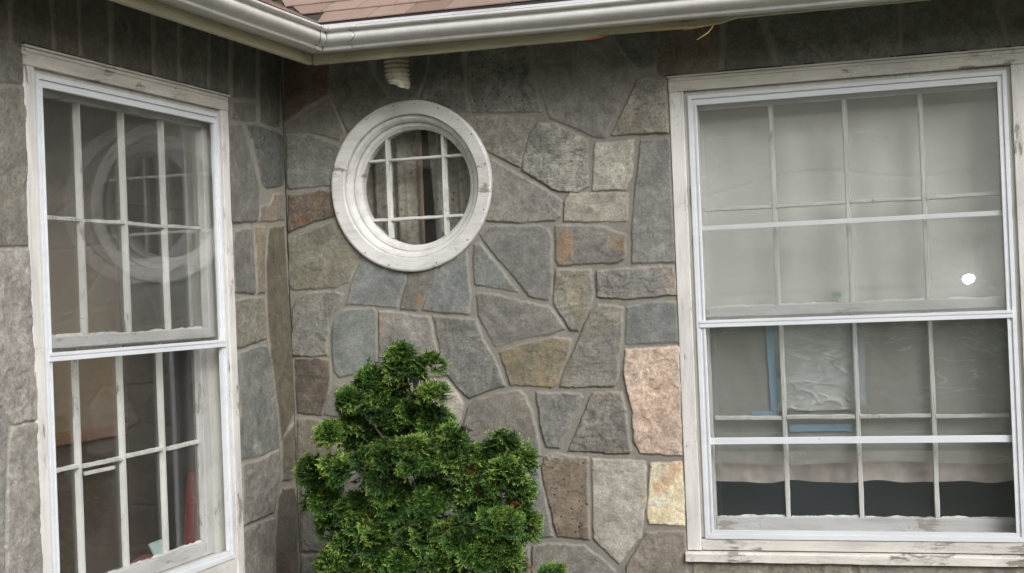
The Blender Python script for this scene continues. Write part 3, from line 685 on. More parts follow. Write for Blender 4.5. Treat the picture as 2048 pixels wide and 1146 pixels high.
b = MB(); run_mesh(b, 0, None, 4.7, PROF, 60, .005, 3); o = b.build('gutter_trough', M_GUT, g, smooth=True)
b2 = MB(); run_mesh(b2, 1, None, 3.4, PROF, 50, .002, 5); o2 = b2.build('gutter_trough', M_GUTL, g, smooth=True)
# mitre sleeve over the corner: the same profile a little larger, short arms with wavy ends
SL = [(d+.0034, z-(.002 if z < .96 else 0)+(.0014 if z > 1.02 else 0)) for d, z in PROF[2:21]]
for side, ln in ((0, .105), (1, .045)):
    b = MB(); vs, fs = [], []; k = len(SL); n = 10
    for i in range(n+1):
        for j, (d, z) in enumerate(SL):
            c = EO+d; t = c+(ln+.006*math.sin(j*.9)+(.010 if j < 5 else 0))*i/n
            vs.append((t, -c, z) if side == 0 else (c, -t, z))
    for i in range(n):
        for j in range(k-1): fs.append((i*k+j, i*k+j+1, (i+1)*k+j+1, (i+1)*k+j))
    b.add(vs, fs); o3 = b.build('mitre_sleeve', M_GUT, g, smooth=True)
    s_ = o3.modifiers.new('thick', 'SOLIDIFY'); s_.thickness = .0012; s_.offset = 0
for o_ in (o, o2):
    s_ = o_.modifiers.new('thick', 'SOLIDIFY'); s_.thickness = .001; s_.offset = 0
# dark caulk seams at the sleeve's two ends and down the mitre
M_SEAM = mat('dark_seam', (.05, .045, .035), .8)
def seam(side, ln):
    b = MB(); pr = SL[1:-2]; vs, fs = [], []
    for j, (d, z) in enumerate(pr):
        jj = j+1; c = EO+d+.0006; t = c+(0 if ln is None else ln+.006*math.sin(jj*.9)+(.010 if jj < 5 else 0))
        r = .0011+.0006*math.sin(j*2.3)
        for k in range(5):
            a = 2*math.pi*k/5; vs.append((t+r*math.cos(a), -c-r*.7*math.sin(a), z) if side == 0 else (c+r*.7*math.sin(a), -t+r*math.cos(a), z))
    for j in range(len(pr)-1):
        for k in range(5): fs.append((j*5+k, j*5+(k+1) % 5, (j+1)*5+(k+1) % 5, (j+1)*5+k))
    b.add(vs, fs); b.build('seam', M_SEAM, g)
seam(0, .105); seam(1, .045); seam(0, None)
# guard: sheet between the gutter's lip and the shingles
def guard(side, t1, mt, t0=None):
    b = MB(); pr = [(.1175, 1.0292), (.102, 1.0345), (.072, 1.0450), (.040, 1.0555), (.0, 1.064)]
    run_mesh(b, side, t0, t1, pr, 24, .005 if side == 0 else .002, 31+side, .0006); return b.build('gutter_guard', mt, g, smooth=True)
M_GRD = aluminium('gutter_guard_sheet', (205, 204, 208), .15, .4)
M_MESH = mat('gutter_guard_mesh', rough=.4); N = NT(M_MESH)
vo = N.n('TexVoronoi', Scale=330., Randomness=0.); N.l(N.coord(scale=(1, 1, .3), rot=(0, 0, .6)), vo.inputs['Vector'])
N.l(N.mix(N.ramp(vo.outputs['Distance'], [(.25, 1.), (.4, 0.)]), lin((196, 194, 194)), (.06, .06, .055)), N.b.inputs['Base Color'])
guard(0, .86, M_GRD); guard(0, 1.062, M_MESH, .861); guard(0, 4.7, M_GRD, 1.063); guard(1, 3.4, M_GRD)

# fascia boards with the torn end on the main side
b = MB(lambda u, w, v: (u, -w, v))
pts = [(EO, 1.045), (EO, .917)]
rnd = random.Random(4)
for i in range(1, 22):
    x = EO+(1.345-EO)*i/22; pts.append((x, .917-.0008*i/22+rnd.uniform(-.0008, .0008)))
pts += [(1.345, .9155), (1.365, .920), (1.372, .9265), (1.40, .927), (1.47, .926), (1.60, .9235), (1.72, .922), (1.80, .928), (1.86, .941), (4.7, .941), (4.7, 1.045)]
b.quadprism(pts, EO-.020, EO); b.build('fascia', M_FASC, house, .001)
b = MB(); b.box(EO-.020, EO, -3.4, -EO-.0005, .917, 1.046); b.build('fascia', M_FASC, house, .001)
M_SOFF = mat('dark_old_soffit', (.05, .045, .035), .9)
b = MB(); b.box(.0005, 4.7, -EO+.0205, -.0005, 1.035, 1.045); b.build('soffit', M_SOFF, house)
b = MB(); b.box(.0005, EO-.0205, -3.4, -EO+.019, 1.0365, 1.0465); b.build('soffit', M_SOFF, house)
# bare orange wood where the fascia is split, and the hanging splinters
M_RAW = mat('split_bare_wood', rough=.7); N = NT(M_RAW)
N.l(N.mix(N.noise(N.coord(scale=(6, 30, 60)), 1.5, 4), lin((150, 84, 40)), lin((196, 128, 70))), N.b.inputs['Base Color'])
b = MB(lambda u, w, v: (u, -w, v))
b.quadprism([(1.315, .9168), (1.345, .9142), (1.372, .9165), (1.398, .9245), (1.394, .9262), (1.370, .9205), (1.350, .9190), (1.330, .9195)], EO-.012, EO+.0035); b.build('split_wood', M_RAW, house)
M_SPL = mat('pale_splinter', lin((178, 152, 104)), .7)
b = MB()
def strip(pts, wd):
    vs, fs = [], []
    for i, p in enumerate(pts):
        q = wd*(1-.75*i/(len(pts)-1)); vs += [(p[0], p[1], p[2]-q), (p[0], p[1]-.002, p[2]+q), (p[0]+q*.5, p[1]+.003, p[2]+q)]
    for i in range(len(pts)-1):
        for j in range(3): fs.append((3*i+j, 3*i+(j+1) % 3, 3*i+3+(j+1) % 3, 3*i+3+j))
    b.add(vs, fs)
strip([(1.56, -EO-.004, .930), (1.65, -EO-.006, .9245), (1.73, -EO-.008, .9215), (1.775, -EO-.01, .923)], .0045)
strip([(1.785, -EO-.01, .934), (1.778, -EO-.014, .915), (1.762, -EO-.018, .896), (1.738, -EO-.02, .882), (1.722, -EO-.02, .874)], .0035)
strip([(1.80, -EO-.004, .93), (1.73, -EO-.012, .919), (1.675, -EO-.016, .9125)], .003)
b.build_each('hanging_splinter', M_SPL, house)

# ------------------------------------------------------------------ corrugated drain stub under the eave
M_PIPE = mat('dirty_corrugated_pipe', rough=.6); N = NT(M_PIPE); co = N.coord()
N.l(N.mix(N.ramp(N.noise(co, 60, 5, .7), [(.48, 0.), (.66, .8)]), lin((156, 153, 136)), lin((98, 96, 80))), N.b.inputs['Base Color'])
n, k = 40, 90; vs, fs = [], []
pc = Vector((.538, -.115, 0))
for i in range(k+1):
    t = i/k; z = 1.03-.205*t; off = Vector((.012*t*t, -.008*t, 0))
    for j in range(n):
        a = 2*math.pi*j/n; r = .0445+.0042*math.sin(t*2*math.pi*12)*(1 if t < .9 else .4)
        cut = 0
        if t > .8: cut = (t-.8)/.2*(.020*math.cos(a-2.6)+.012+.003*math.sin(3*a)+.0015*math.sin(7*a))
        vs.append((pc.x+off.x+r*math.cos(a), pc.y+off.y+r*math.sin(a), z+cut))
for i in range(k):
    for j in range(n): fs.append((i*n+j, i*n+(j+1) % n, (i+1)*n+(j+1) % n, (i+1)*n+j))
b = MB(); b.add(vs, fs); o = b.build('drain_stub', M_PIPE, house, smooth=True); s_ = o.modifiers.new('thick', 'SOLIDIFY'); s_.thickness = .003; s_.offset = -1

# ------------------------------------------------------------------ roof of red shingles
M_SH = mat('red_shingle', rough=.9); N = NT(M_SH); co = N.coord()
tone = N.attr('tone').outputs['Fac']
c = N.mix(tone, lin((116, 97, 87)), lin((146, 125, 113)))
c = N.mix(.8, c, N.ramp(N.noise(co, 420, 3, .7), [(.3, .6), (.5, 1.), (.7, 1.35)]), 'MULTIPLY')
c = N.mix(N.math('MULTIPLY', N.ramp(N.noise(co, 8, 4, .6), [(.5, 0.), (.75, 1.)]), .5), c, lin((120, 96, 86)))
N.l(c, N.b.inputs['Base Color']); N.l(N.bump(N.noise(co, 420, 2), .6, .002), N.b.inputs['Normal'])
PT = math.radians(27); CT, STN = math.cos(PT), math.sin(PT); EX, EZ = .302, 1.0585
def roof_pt(side, t, s, h):     # t along the eave, s up the slope, h above the deck
    y = -EX+s*CT-h*STN; z = EZ+s*STN+h*CT
    return (t, y, z) if side == 0 else (-y, -t, z)
def roof(side, smax, tmax, seed):
    rnd = random.Random(seed); vs, fs, tn = [], [], []
    ex = .140; k = 0; s = 0
    while s < smax:
        vt = lambda q: EX-q*CT+.004      # valley: t = -y
        t = vt(s)-rnd.uniform(0, .25)
        while t < tmax:
            wd = rnd.choice((.15, .15, .20, .26)); a, bb = t, t+wd-.0055; lean = .0
            s0 = s+rnd.uniform(-.0025, .0025); s1 = s+ex*1.9
            p = []
            for (tt, ss, hh) in ((a, s0, .0), (bb, s0, .0), (a, s0, .0045), (bb, s0, .0045), (a, s1, -.002), (bb, s1, -.002)):
                lo = vt(ss); tt2 = max(tt, lo); p.append(roof_pt(side, tt2, ss, hh+.001+ .004*(1 if ss == s0 else 0)))
            if bb > vt(s0)+.002 or bb > vt(s1)+.002:
                q = len(vs); vs += p; fs += [(q, q+1, q+3, q+2), (q+2, q+3, q+5, q+4), (q, q+2, q+4), (q+1, q+5, q+3)]
                tv = rnd.uniform(.15, 1); tn += [tv]*6
            t += wd
        s += ex
    me = bpy.data.meshes.new('shingles'); me.from_pydata(vs, [], fs); me.update()
    a = me.attributes.new('tone', 'FLOAT', 'POINT'); a.data.foreach_set('value', np.array(tn, np.float32))
    return me
rf = tag(bpy.data.objects.new('roof', None)); COL.objects.link(rf); rf.parent = house
M_DECK = mat('roof_deck', (.05, .045, .04), .9)
for side, tm in ((0, 4.75), (1, 3.45)):
    link('shingles', roof(side, 2.9, tm, 8+side), M_SH, rf)
    b = MB(); p = [roof_pt(side, EX, 0, 0), roof_pt(side, tm, 0, 0), roof_pt(side, tm, 3.0, 0), roof_pt(side, EX-3.0*CT, 3.0, 0)]
    q = [roof_pt(side, EX, 0, -.02), roof_pt(side, tm, 0, -.02), roof_pt(side, tm, 3.0, -.02), roof_pt(side, EX-3.0*CT, 3.0, -.02)]
    b.add(p+q, [(0,1,2,3), (7,6,5,4), (0,4,5,1), (1,5,6,2), (2,6,7,3), (3,7,4,0)]); b.build('roof_deck', M_DECK, rf)

# ------------------------------------------------------------------ house body behind the stone skin
M_CORE = mat('wall_core', (.20, .19, .17), .9)
def slab_with_holes(name, fr, u0, u1, w0, w1, v0, v1, holes, m):
    us = sorted({u0, u1, *[h[0] for h in holes], *[h[1] for h in holes]}); vv = sorted({v0, v1, *[h[2] for h in holes], *[h[3] for h in holes]})
    b = MB(fr)
    for i in range(len(us)-1):
        for j in range(len(vv)-1):
            cu, cv = (us[i]+us[i+1])/2, (vv[j]+vv[j+1])/2
            if any(h[0] < cu < h[1] and h[2] < cv < h[3] for h in holes): continue
            b.box(us[i], us[i+1], w0, w1, vv[j], vv[j+1])
    return b.build(name, m, house)
slab_with_holes('wall_core', lambda u, w, v: (u, -w, v), -.16, 4.6, -.156, -.02, -1.65, 1.05,
                [(1.563+.04, 1.563+WU-.04, -.95, .75), (RC[0]-.281, RC[0]+.281, RC[1]-.281, RC[1]+.281)], M_CORE)
slab_with_holes('wall_core', lambda u, w, v: (w, u, v), -3.3, -.0005, -.156, -.02, -1.65, 1.05, [(-1.681+.04, -1.681+WL-.04, -.95, .75)], M_CORE)
def room(x0, x1, y0, y1, z0, z1, m, opening=None):
    t = .05; b = MB()
    b.box(x0, x1, y0, y1, z0-t, z0); b.box(x0, x1, y0, y1, z1, z1+t)
    b.box(x0-t, x0, y0, y1, z0, z1); b.box(x1, x1+t, y0, y1, z0, z1) if opening != 'open_x1' else None
    b.box(x0, x1, y1, y1+t, z0, z1)
    return b
M_PLAS = mat('room_plaster', rough=.8); N = NT(M_PLAS)
N.l(N.mix(N.noise(N.coord(), 2.5, 3), (.22, .155, .09), (.27, .195, .12)), N.b.inputs['Base Color'])
M_WOODI = mat('brown_panelling', rough=.5); N = NT(M_WOODI)
N.l(N.mix(N.noise(N.coord(scale=(2, 14, 14)), 2, 4), (.07, .052, .04), (.12, .09, .066)), N.b.inputs['Base Color'])
M_RAIL = mat('orange_wood_rail', (.24, .13, .075), .5)
room(.17, 4.5, .16, 3.2, -1.6, 1.0, M_PLAS).build('room', M_PLAS, house)
b = MB()      # left wing: unseen opening added in the end wall to let more light in
b.box(-.71, -.17, -3.2, 3.3, -1.65, -1.6); b.box(-.71, -.17, -3.2, 3.3, 1.0, 1.05)
b.box(-.71, -.66, -3.2, 3.3, -.427, 1.0); b.box(-.71, -.17, 3.3, 3.35, -1.6, 1.0); b.box(-.17, -.161, .16, 3.3, -1.6, 1.0)
b.box(-.30, -.17, -3.25, -3.2, -1.6, 1.0); b.box(-.66, -.30, -3.25, -3.2, -1.6, -.9)
b.build('room', M_PLAS, house)
b = MB(); b.box(-.71, -.655, -3.2, -.192, -1.6, -.474); b.box(-.71, -.645, -.190, .6, -1.6, .45); b.build('wall_panelling', M_WOODI, house)
b = MB(); b.box(-.71, -.636, -3.2, -.192, -.473, -.428); b.build('wall_rail', M_RAIL, house, .004)

# ------------------------------------------------------------------ things inside the windows
def cloth_grid(name, x0, x1, z0, z1, y, nx, nz, disp, m, hem=None):
    xs = np.linspace(x0, x1, nx); zs = np.linspace(0, 1, nz); X, T = np.meshgrid(xs, zs, indexing='ij')
    zb = z0+(hem(X) if hem else 0*X); Z = zb+(z1-zb)*T; Y = y+disp(X, Z)
    V = np.stack([X.ravel(), Y.ravel(), Z.ravel()], 1)
    F = [(i*nz+j, (i+1)*nz+j, (i+1)*nz+j+1, i*nz+j+1) for i in range(nx-1) for j in range(nz-1)]
    me = bpy.data.meshes.new(name); me.from_pydata(V.tolist(), [], F); me.update(); return link(name, me, m, None, True)
M_PLA = bpy.data.materials.new('plastic_film'); M_PLA.use_nodes = True; N = NT(M_PLA)
N.b.inputs['Roughness'].default_value = .25; N.b.inputs['Specular IOR Level'].default_value = .6
N.l(N.mix(N.noise(N.coord(scale=(5, 1, .7)), 2, 3), (.52, .53, .49), (.64, .64, .60)), N.b.inputs['Base Color'])
# hair-fine whitened creases, gathered in the second column and along one long fold
cz = N.coord(scale=(2.2, 1, 7)); rd = N.math('ABSOLUTE', N.math('SUBTRACT', N.noise(cz, 1.3, 3, .55, .9), .5)); cr_ = N.ramp(rd, [(.0, 1.), (.012, 0.)])
cr_ = N.math('MULTIPLY', cr_, N.ramp(N.noise(N.coord(), 3.1, 2), [(.48, .0), (.62, .75)]))
bc = N.b.inputs['Base Color'].links[0].from_socket; N.l(N.mix(cr_, bc, (.90, .91, .89)), N.b.inputs['Base Color'])
mo_ = N.t.nodes['Material Output']; tp_ = N.n('BsdfTransparent'); mx_ = N.n('MixShader'); mx_.inputs[0].default_value = .6
N.l(N.b.outputs[0], mx_.inputs[1]); N.l(tp_.outputs[0], mx_.inputs[2]); N.l(mx_.outputs[0], mo_.inputs[0])
def dpl(X, Z):
    f = .005*vnoise(X, Z*.12, 9, 3)+.002*vnoise(X, Z*.3, 30, 4)
    reg = np.exp(-((X-2.05)/.13)**2-((Z+.36)/.12)**2)+.12
    cre = 1-np.abs(vnoise(X+Z*.9, Z*2.2-X*.5, 9, 6)); f += .0045*np.where(cre > .75, (cre-.75)*4, 0)*reg
    cre = 1-np.abs(vnoise(X*.8-Z*.5, Z*3+X, 14, 8)); f += .0028*np.where(cre > .8, (cre-.8)*5, 0)*reg
    f += .005*np.exp(-((Z-.40-.03*np.sin(X*7)-(X-2.1)*.04)/.006)**2)+.003*np.exp(-((Z+.02)/.012)**2)
    return f
pl = cloth_grid('plastic_sheet', 1.627, 2.739, -.640, .700, .138, 240, 280, dpl, M_PLA, lambda X: .006*np.sin(X*9))
tag(pl, 'crinkled grey plastic sheet hung behind the panes of the large right window', 'plastic sheet')
M_PL2 = mat('crumpled_plastic', (.4, .4, .4), .3); N = NT(M_PL2)
N.l(N.mix(N.ramp(N.noise(N.coord(scale=(1, 1, 2.2), rot=(0, .5, 0)), 9, 4, .6, .8), [(.35, 0.), (.65, 1.)]), (.30, .31, .30), (.44, .45, .44)), N.b.inputs['Base Color'])
def dp2(X, Z):
    f = 0; wl = np.clip((-.16-Z)/.28, .15, 1)
    for sd_, (aa, bb_, sc_, am) in enumerate([(.5, 2.2, 7, .006), (-.7, 2.4, 11, .004), (1.3, 1.5, 17, .003)]):
        cre = 1-np.abs(vnoise(X+Z*aa, Z*bb_-X*aa, sc_, 50+sd_)); f = f-am*np.where(cre > .7, (cre-.7)*3.3, 0)**1.5
    return f*wl
p2 = cloth_grid('plastic_sheet', 1.892, 2.166, -.447, -.088, .1335, 130, 170, dp2, M_PL2)
tag(p2, 'pale crumpled plastic patch framed by the blue tape in the lower panes', 'plastic sheet')
M_WCUR = mat('white_curtain_cloth', rough=.9); N = NT(M_WCUR)
N.l(N.mix(N.noise(N.coord(scale=(4, 1, .6)), 2, 3), (.86, .86, .83), (.90, .90, .87)), N.b.inputs['Base Color'])
wc = cloth_grid('curtain', 1.63, 2.736, -.12, .638, .165, 200, 30, lambda X, Z: .010*np.sin(X*38+.6*np.sin(Z*4+X*5))+.006*np.sin(X*17+1), M_WCUR)
tag(wc, 'white curtain in soft folds behind the upper panes of the large right window', 'curtain')
M_DRA = mat('drop_cloth', rough=.9); N = NT(M_DRA)
N.l(N.mix(N.ramp(N.noise(N.coord(scale=(3, 1, 2)), 4, 4), [(.35, 0.), (.65, 1.)]), (.36, .32, .295), (.52, .475, .445)), N.b.inputs['Base Color'])
hem = lambda X: .012*np.sin((X-1.62)*2*math.pi/.27)*.3+.002*np.sin(X*40)
dc = cloth_grid('drop_cloth', 1.63, 2.736, -.712, -.60, .170, 160, 24, lambda X, Z: .010*np.sin(X*17)+.004*vnoise(X, Z, 30, 9), M_DRA, hem)
tag(dc, 'pinkish beige cloth hanging with a wavy hem below the grey plastic', 'cloth')
b = MB(); b.box(1.624, 2.742, .1475, .153, .650, .720); b.build('valance_board', mat('stained_board', (.24, .20, .14), .8), house)
b = MB(); b.box(1.4, 3.0, .50, .54, -1.55, -.55); b.build('added_blue_panel', mat('dark_blue_grey_tone', (.07, .10, .125), .6), house)  # panel added to put the bluish reflection below the hem into colour
M_TAPE = mat('blue_painters_tape', lin((98, 126, 146), .72), .6)
M_TAPE2 = mat('teal_tape', lin((100, 140, 130), .7), .6)
def tape(x0, x1, z0, z1, label, mt=M_TAPE, y=.1285, lean=0., seed=1):
    rnd = random.Random(seed); n = 14; vs, fs = [], []; ver = (z1-z0) > (x1-x0)
    for i in range(n+1):
        t = i/n; a, c = rnd.uniform(-.0012, .0012), rnd.uniform(-.0012, .0012); yy = y+.0015*math.sin(t*7+seed)
        p = [(x0+a+lean*(1-t), z0+(z1-z0)*t), (x1+c+lean*(1-t), z0+(z1-z0)*t)] if ver else [(x0+(x1-x0)*t, z0+a+lean*t), (x0+(x1-x0)*t, z1+c+lean*t)]
        for (px, pz) in p: vs += [(px, yy, pz), (px, yy+.0006, pz)]
    for i in range(n):
        q = 4*i; fs += [(q, q+4, q+6, q+2), (q+1, q+3, q+7, q+5), (q, q+1, q+5, q+4), (q+2, q+6, q+7, q+3)]
    fs += [(0, 2, 3, 1), (4*n, 4*n+1, 4*n+3, 4*n+2)]
    b = MB(); b.add(vs, fs); return tag(b.build('tape_strip', mt), label, 'tape', 'strips of tape on the plastic sheet')
tape(1.862, 1.892, -.445, -.09, 'upright strip of blue tape left of the second column of lower panes', lean=.008, seed=1)
tape(1.800, 1.899, -.4655, -.4465, 'short level strip of blue tape meeting the foot of the left upright strip', seed=2)
tape(2.160, 2.212, -.43, -.09, 'upright strip of blue tape behind the middle glazing bar', y=.150, seed=3)
tape(1.935, 2.158, -.523, -.497, 'long level strip of blue tape just above the storm sash rail', seed=4)
tape(2.108, 2.142, -.036, -.019, 'small teal tab of tape at the foot of the upper sash', M_TAPE2, .1275, seed=5)

M_CUR = mat('patterned_curtain', rough=.9); N = NT(M_CUR); co = N.coord()
vo = N.n('TexVoronoi', Scale=42.); N.l(N.coord(scale=(1, .2, .7)), vo.inputs['Vector'])
c = N.mix(N.ramp(N.noise(co, 50, 3), [(.4, 0.), (.6, 1.)]), (.22, .205, .16), (.32, .295, .235))
c = N.mix(N.math('MULTIPLY', N.ramp(vo.outputs['Distance'], [(.16, 1.), (.26, 0.)]), .75), c, (.10, .07, .045)); N.l(c, N.b.inputs['Base Color'])
M_HEM = mat('curtain_edge', (.22, .165, .10), .9)
fold = lambda s: (lambda X, Z: .014*np.sin(X*66+s+.8*np.sin(Z*3))+.008*np.sin(X*131+s*2))
def curtain(xl0, xl1, xr0, xr1, s, label):
    nx, nz = 70, 40; V = []; F = []
    for i in range(nx):
        for j in range(nz):
            t = j/(nz-1); u = i/(nx-1); z = .10+.72*t; x = (xl0*(1-t)+xl1*t)*(1-u)+(xr0*(1-t)+xr1*t)*u
            V.append((x, .165+.014*math.sin(x*66+s+.8*math.sin(z*3))+.007*math.sin(x*131+s*2), z))
    F = [(i*nz+j, (i+1)*nz+j, (i+1)*nz+j+1, i*nz+j+1) for i in range(nx-1) for j in range(nz-1)]
    me = bpy.data.meshes.new('curtain'); me.from_pydata(V, [], F); me.update(); o = link('curtain', me, [M_CUR, M_HEM], None, True)
    k = np.repeat(np.arange(nx-1), nz-1); e = (k > nx-5) if s < 1 else (k < 0); me.polygons.foreach_set('material_index', e.astype(np.int32))
    return tag(o, label, 'curtain', 'curtains inside the round window')
curtain(.20, .20, .526, .528, .2, 'left curtain panel with a rusty brown edge inside the round window')
curtain(.570, .541, .86, .86, 1.7, 'right curtain panel inside the round window, past the dark gap')

# table with a red cone, a box and a card, just inside the left window
M_TBL = mat('inner_sill_wood', (.075, .055, .04), .5)
t = empty('side_table', (-.45, -.6, -1.6), 'dark side table standing just inside the left window', 'table')
def child(o, t): 
    o.parent = t; o.matrix_parent_inverse = Matrix.Translation(-t.location); return o
b = MB(); b.box(-.62, -.22, -1.3, -.1, -1.01, -.985); child(b.build('tabletop', M_TBL, None, .004), t)
for x, y in ((-.6, -1.27), (-.27, -1.27), (-.6, -.15), (-.27, -.15)):
    b = MB(); b.box(x, x+.035, y, y+.035, -1.6, -1.0105); child(b.build('leg', M_TBL), t)
M_RED = mat('red_cone', rough=.5); N = NT(M_RED); vo = N.n('TexVoronoi', Scale=70.); N.l(N.coord(), vo.inputs['Vector'])
N.l(N.mix(N.ramp(vo.outputs['Distance'], [(.15, .5), (.35, 0.)]), (.62, .045, .03), (.75, .35, .28)), N.b.inputs['Base Color'])
n = 24; prof = [(.0, -.984), (.046, -.984), (.046, -.955), (.040, -.90), (.035, -.80), (.026, -.69), (.018, -.63), (.0, -.622)]
vs = [(-.35+r*math.cos(2*math.pi*i/n), -.205+r*math.sin(2*math.pi*i/n), z) for r, z in prof for i in range(n)]
fs = [(j*n+i, j*n+(i+1) % n, (j+1)*n+(i+1) % n, (j+1)*n+i) for j in range(len(prof)-1) for i in range(n)]
b = MB(); b.add(vs, fs); tag(b.build('lamp', M_RED, None, 0, True), 'tall red tapered lamp inside the lower right of the left window', 'lamp')
b = MB(lambda u, w, v: (-.44+u*.95-w*.3, -.56+u*.3+w*.95, v))
b.box(0, .13, 0, .26, -.9845, -.93); tag(b.build('box', mat('pink_box', (.34, .13, .11), .7), None, .003), 'low pinkish box inside the left window beside the red lamp', 'box')
b = MB(); P0 = [Vector((-.30, -.545, -.928)), Vector((-.31, -.44, -.928)), Vector((-.38, -.40, -.855)), Vector((-.37, -.505, -.855))]
nn = Vector((.004, 0, .004)); b.add([tuple(p) for p in P0]+[tuple(p-nn) for p in P0], [(0,1,2,3), (7,6,5,4), (0,4,5,1), (1,5,6,2), (2,6,7,3), (3,7,4,0)])
tag(b.build('card', mat('pale_teal_card', (.42, .56, .52), .6)), 'pale teal card leaning on the pinkish box in the left window', 'card')

# ------------------------------------------------------------------ ground
def sheet(name, r, z, m):
    me = bpy.data.meshes.new(name); me.from_pydata([(-r, -r, z), (r, -r, z), (r, r, z), (-r, r, z)], [], [(0, 1, 2, 3)]); me.update(); return link(name, me, m)
M_GR = mat('lawn', rough=.95); N = NT(M_GR); co = N.coord()
N.l(N.mix(N.ramp(N.noise(co, 3, 6, .7), [(.35, 0.), (.65, 1.)]), (.06, .075, .035), (.13, .14, .08)), N.b.inputs['Base Color'])
N.l(N.bump(N.noise(co, 60, 4), .8, .03), N.b.inputs['Normal'])
tag(sheet('ground', 400, -1.65, M_GR), kind='structure')
# unseen wooded rise added behind the camera to darken and even the panes' reflections
M_ADDED_BANK = mat('added_wooded_bank', rough=1.); N = NT(M_ADDED_BANK); co = N.coord()
N.l(N.mix(N.ramp(N.noise(co, .35, 6, .75), [(.35, 0.), (.65, 1.)]), (.03, .045, .018), (.12, .16, .07)), N.b.inputs['Base Color'])
vs = []
for i in range(61):
    for j in range(13):
        x = -60+2.2*i; y = -22-3.0*j; vs.append((x, y, -1.8+13*(1-math.exp(-(j/4.5)**1.5))+1.3*math.sin(i*1.7+j)*min(1, j/3)+.9*math.sin(i*.6+j*2.1)*min(1, j/3)))
me = bpy.data.meshes.new('added_rise'); me.from_pydata(vs, [], [(i*13+j, (i+1)*13+j, (i+1)*13+j+1, i*13+j+1) for i in range(60) for j in range(12)]); me.update()
tag(link('added_rise', me, M_ADDED_BANK, None, True), kind='structure')
M_BED = mat('bark_mulch', rough=.95); N = NT(M_BED); co = N.coord()
N.l(N.mix(N.ramp(N.noise(co, 40, 5, .7), [(.35, 0.), (.65, 1.)]), (.05, .03, .018), (.17, .10, .06)), N.b.inputs['Base Color'])
N.l(N.bump(N.noise(co, 45, 4), 1., .03), N.b.inputs['Normal'])
nx = 60; vs = []; 
for i in range(nx+1):
    for j in range(9): x = .012+4.6*i/nx; vs.append((x, -.012-(1.15+.08*math.sin(x*3))*j/8, -1.644+.025*math.sin(math.pi*j/8)*(1+.3*math.sin(x*11+j))))
me = bpy.data.meshes.new('planting_bed'); me.from_pydata(vs, [], [(i*9+j, (i+1)*9+j, (i+1)*9+j+1, i*9+j+1) for i in range(nx) for j in range(8)]); me.update()
tag(link('planting_bed', me, M_BED, None, True), kind='structure')

# ------------------------------------------------------------------ conifer
def make_spray(seed):
    """one flat fan of scale-leaved twigs: quads as (k, 4, 3) and a tip factor per quad; grows along +X in the XY plane"""
    rnd = random.Random(seed); Q, Tp = [], []
    def twig(x, y, ang, L, wd, lvl):
        st = .0052 if lvl else .006; n = max(2, int(L/st)); a = ang
        for i in range(n):
            a += rnd.uniform(-.10, .10)-.03*math.copysign(1, ang)*(lvl > 0)
            x2, y2 = x+math.cos(a)*st, y+math.sin(a)*st; w_ = wd*(1-.35*i/n)*rnd.uniform(.8, 1.2); tw = rnd.uniform(-.7, .7)
            nx_, ny_ = -math.sin(a)*w_, math.cos(a)*w_
            r = math.hypot(x2, y2); z = -6.0*r*r*.9+.25*r
            zt = w_*tw
            Q.append([(x-nx_, y-ny_, z-zt), (x+math.cos(a)*-.001, y+math.sin(a)*-.001, z-.0006), (x2+nx_*.7, y2+ny_*.7, z+zt-.0004), (x2+math.cos(a)*.003, y2+math.sin(a)*.003, z)])
            Q.append([(x+nx_, y+ny_, z+zt), (x2, y2, z), (x2-nx_*.7, y2-ny_*.7, z-zt), (x, y, z-.001)])
            Tp.append(min(1, r/.05)); Tp.append(min(1, r/.05))
            if lvl < 1 and i % 1 == 0 and i > 0:
                sgn = 1 if i % 2 else -1; twig(x2, y2, a+sgn*rnd.uniform(.6, .95), L*(1-.55*i/n)*rnd.uniform(.42, .6), wd*.85, lvl+1)
            x, y = x2, y2
    for a0 in (-.75, -.25, .25, .75): twig(0, 0, a0+rnd.uniform(-.12, .12), rnd.uniform(.028, .038), .0032, 0)
    return np.array(Q), np.array(Tp)
SPR = [make_spray(s) for s in range(8)]
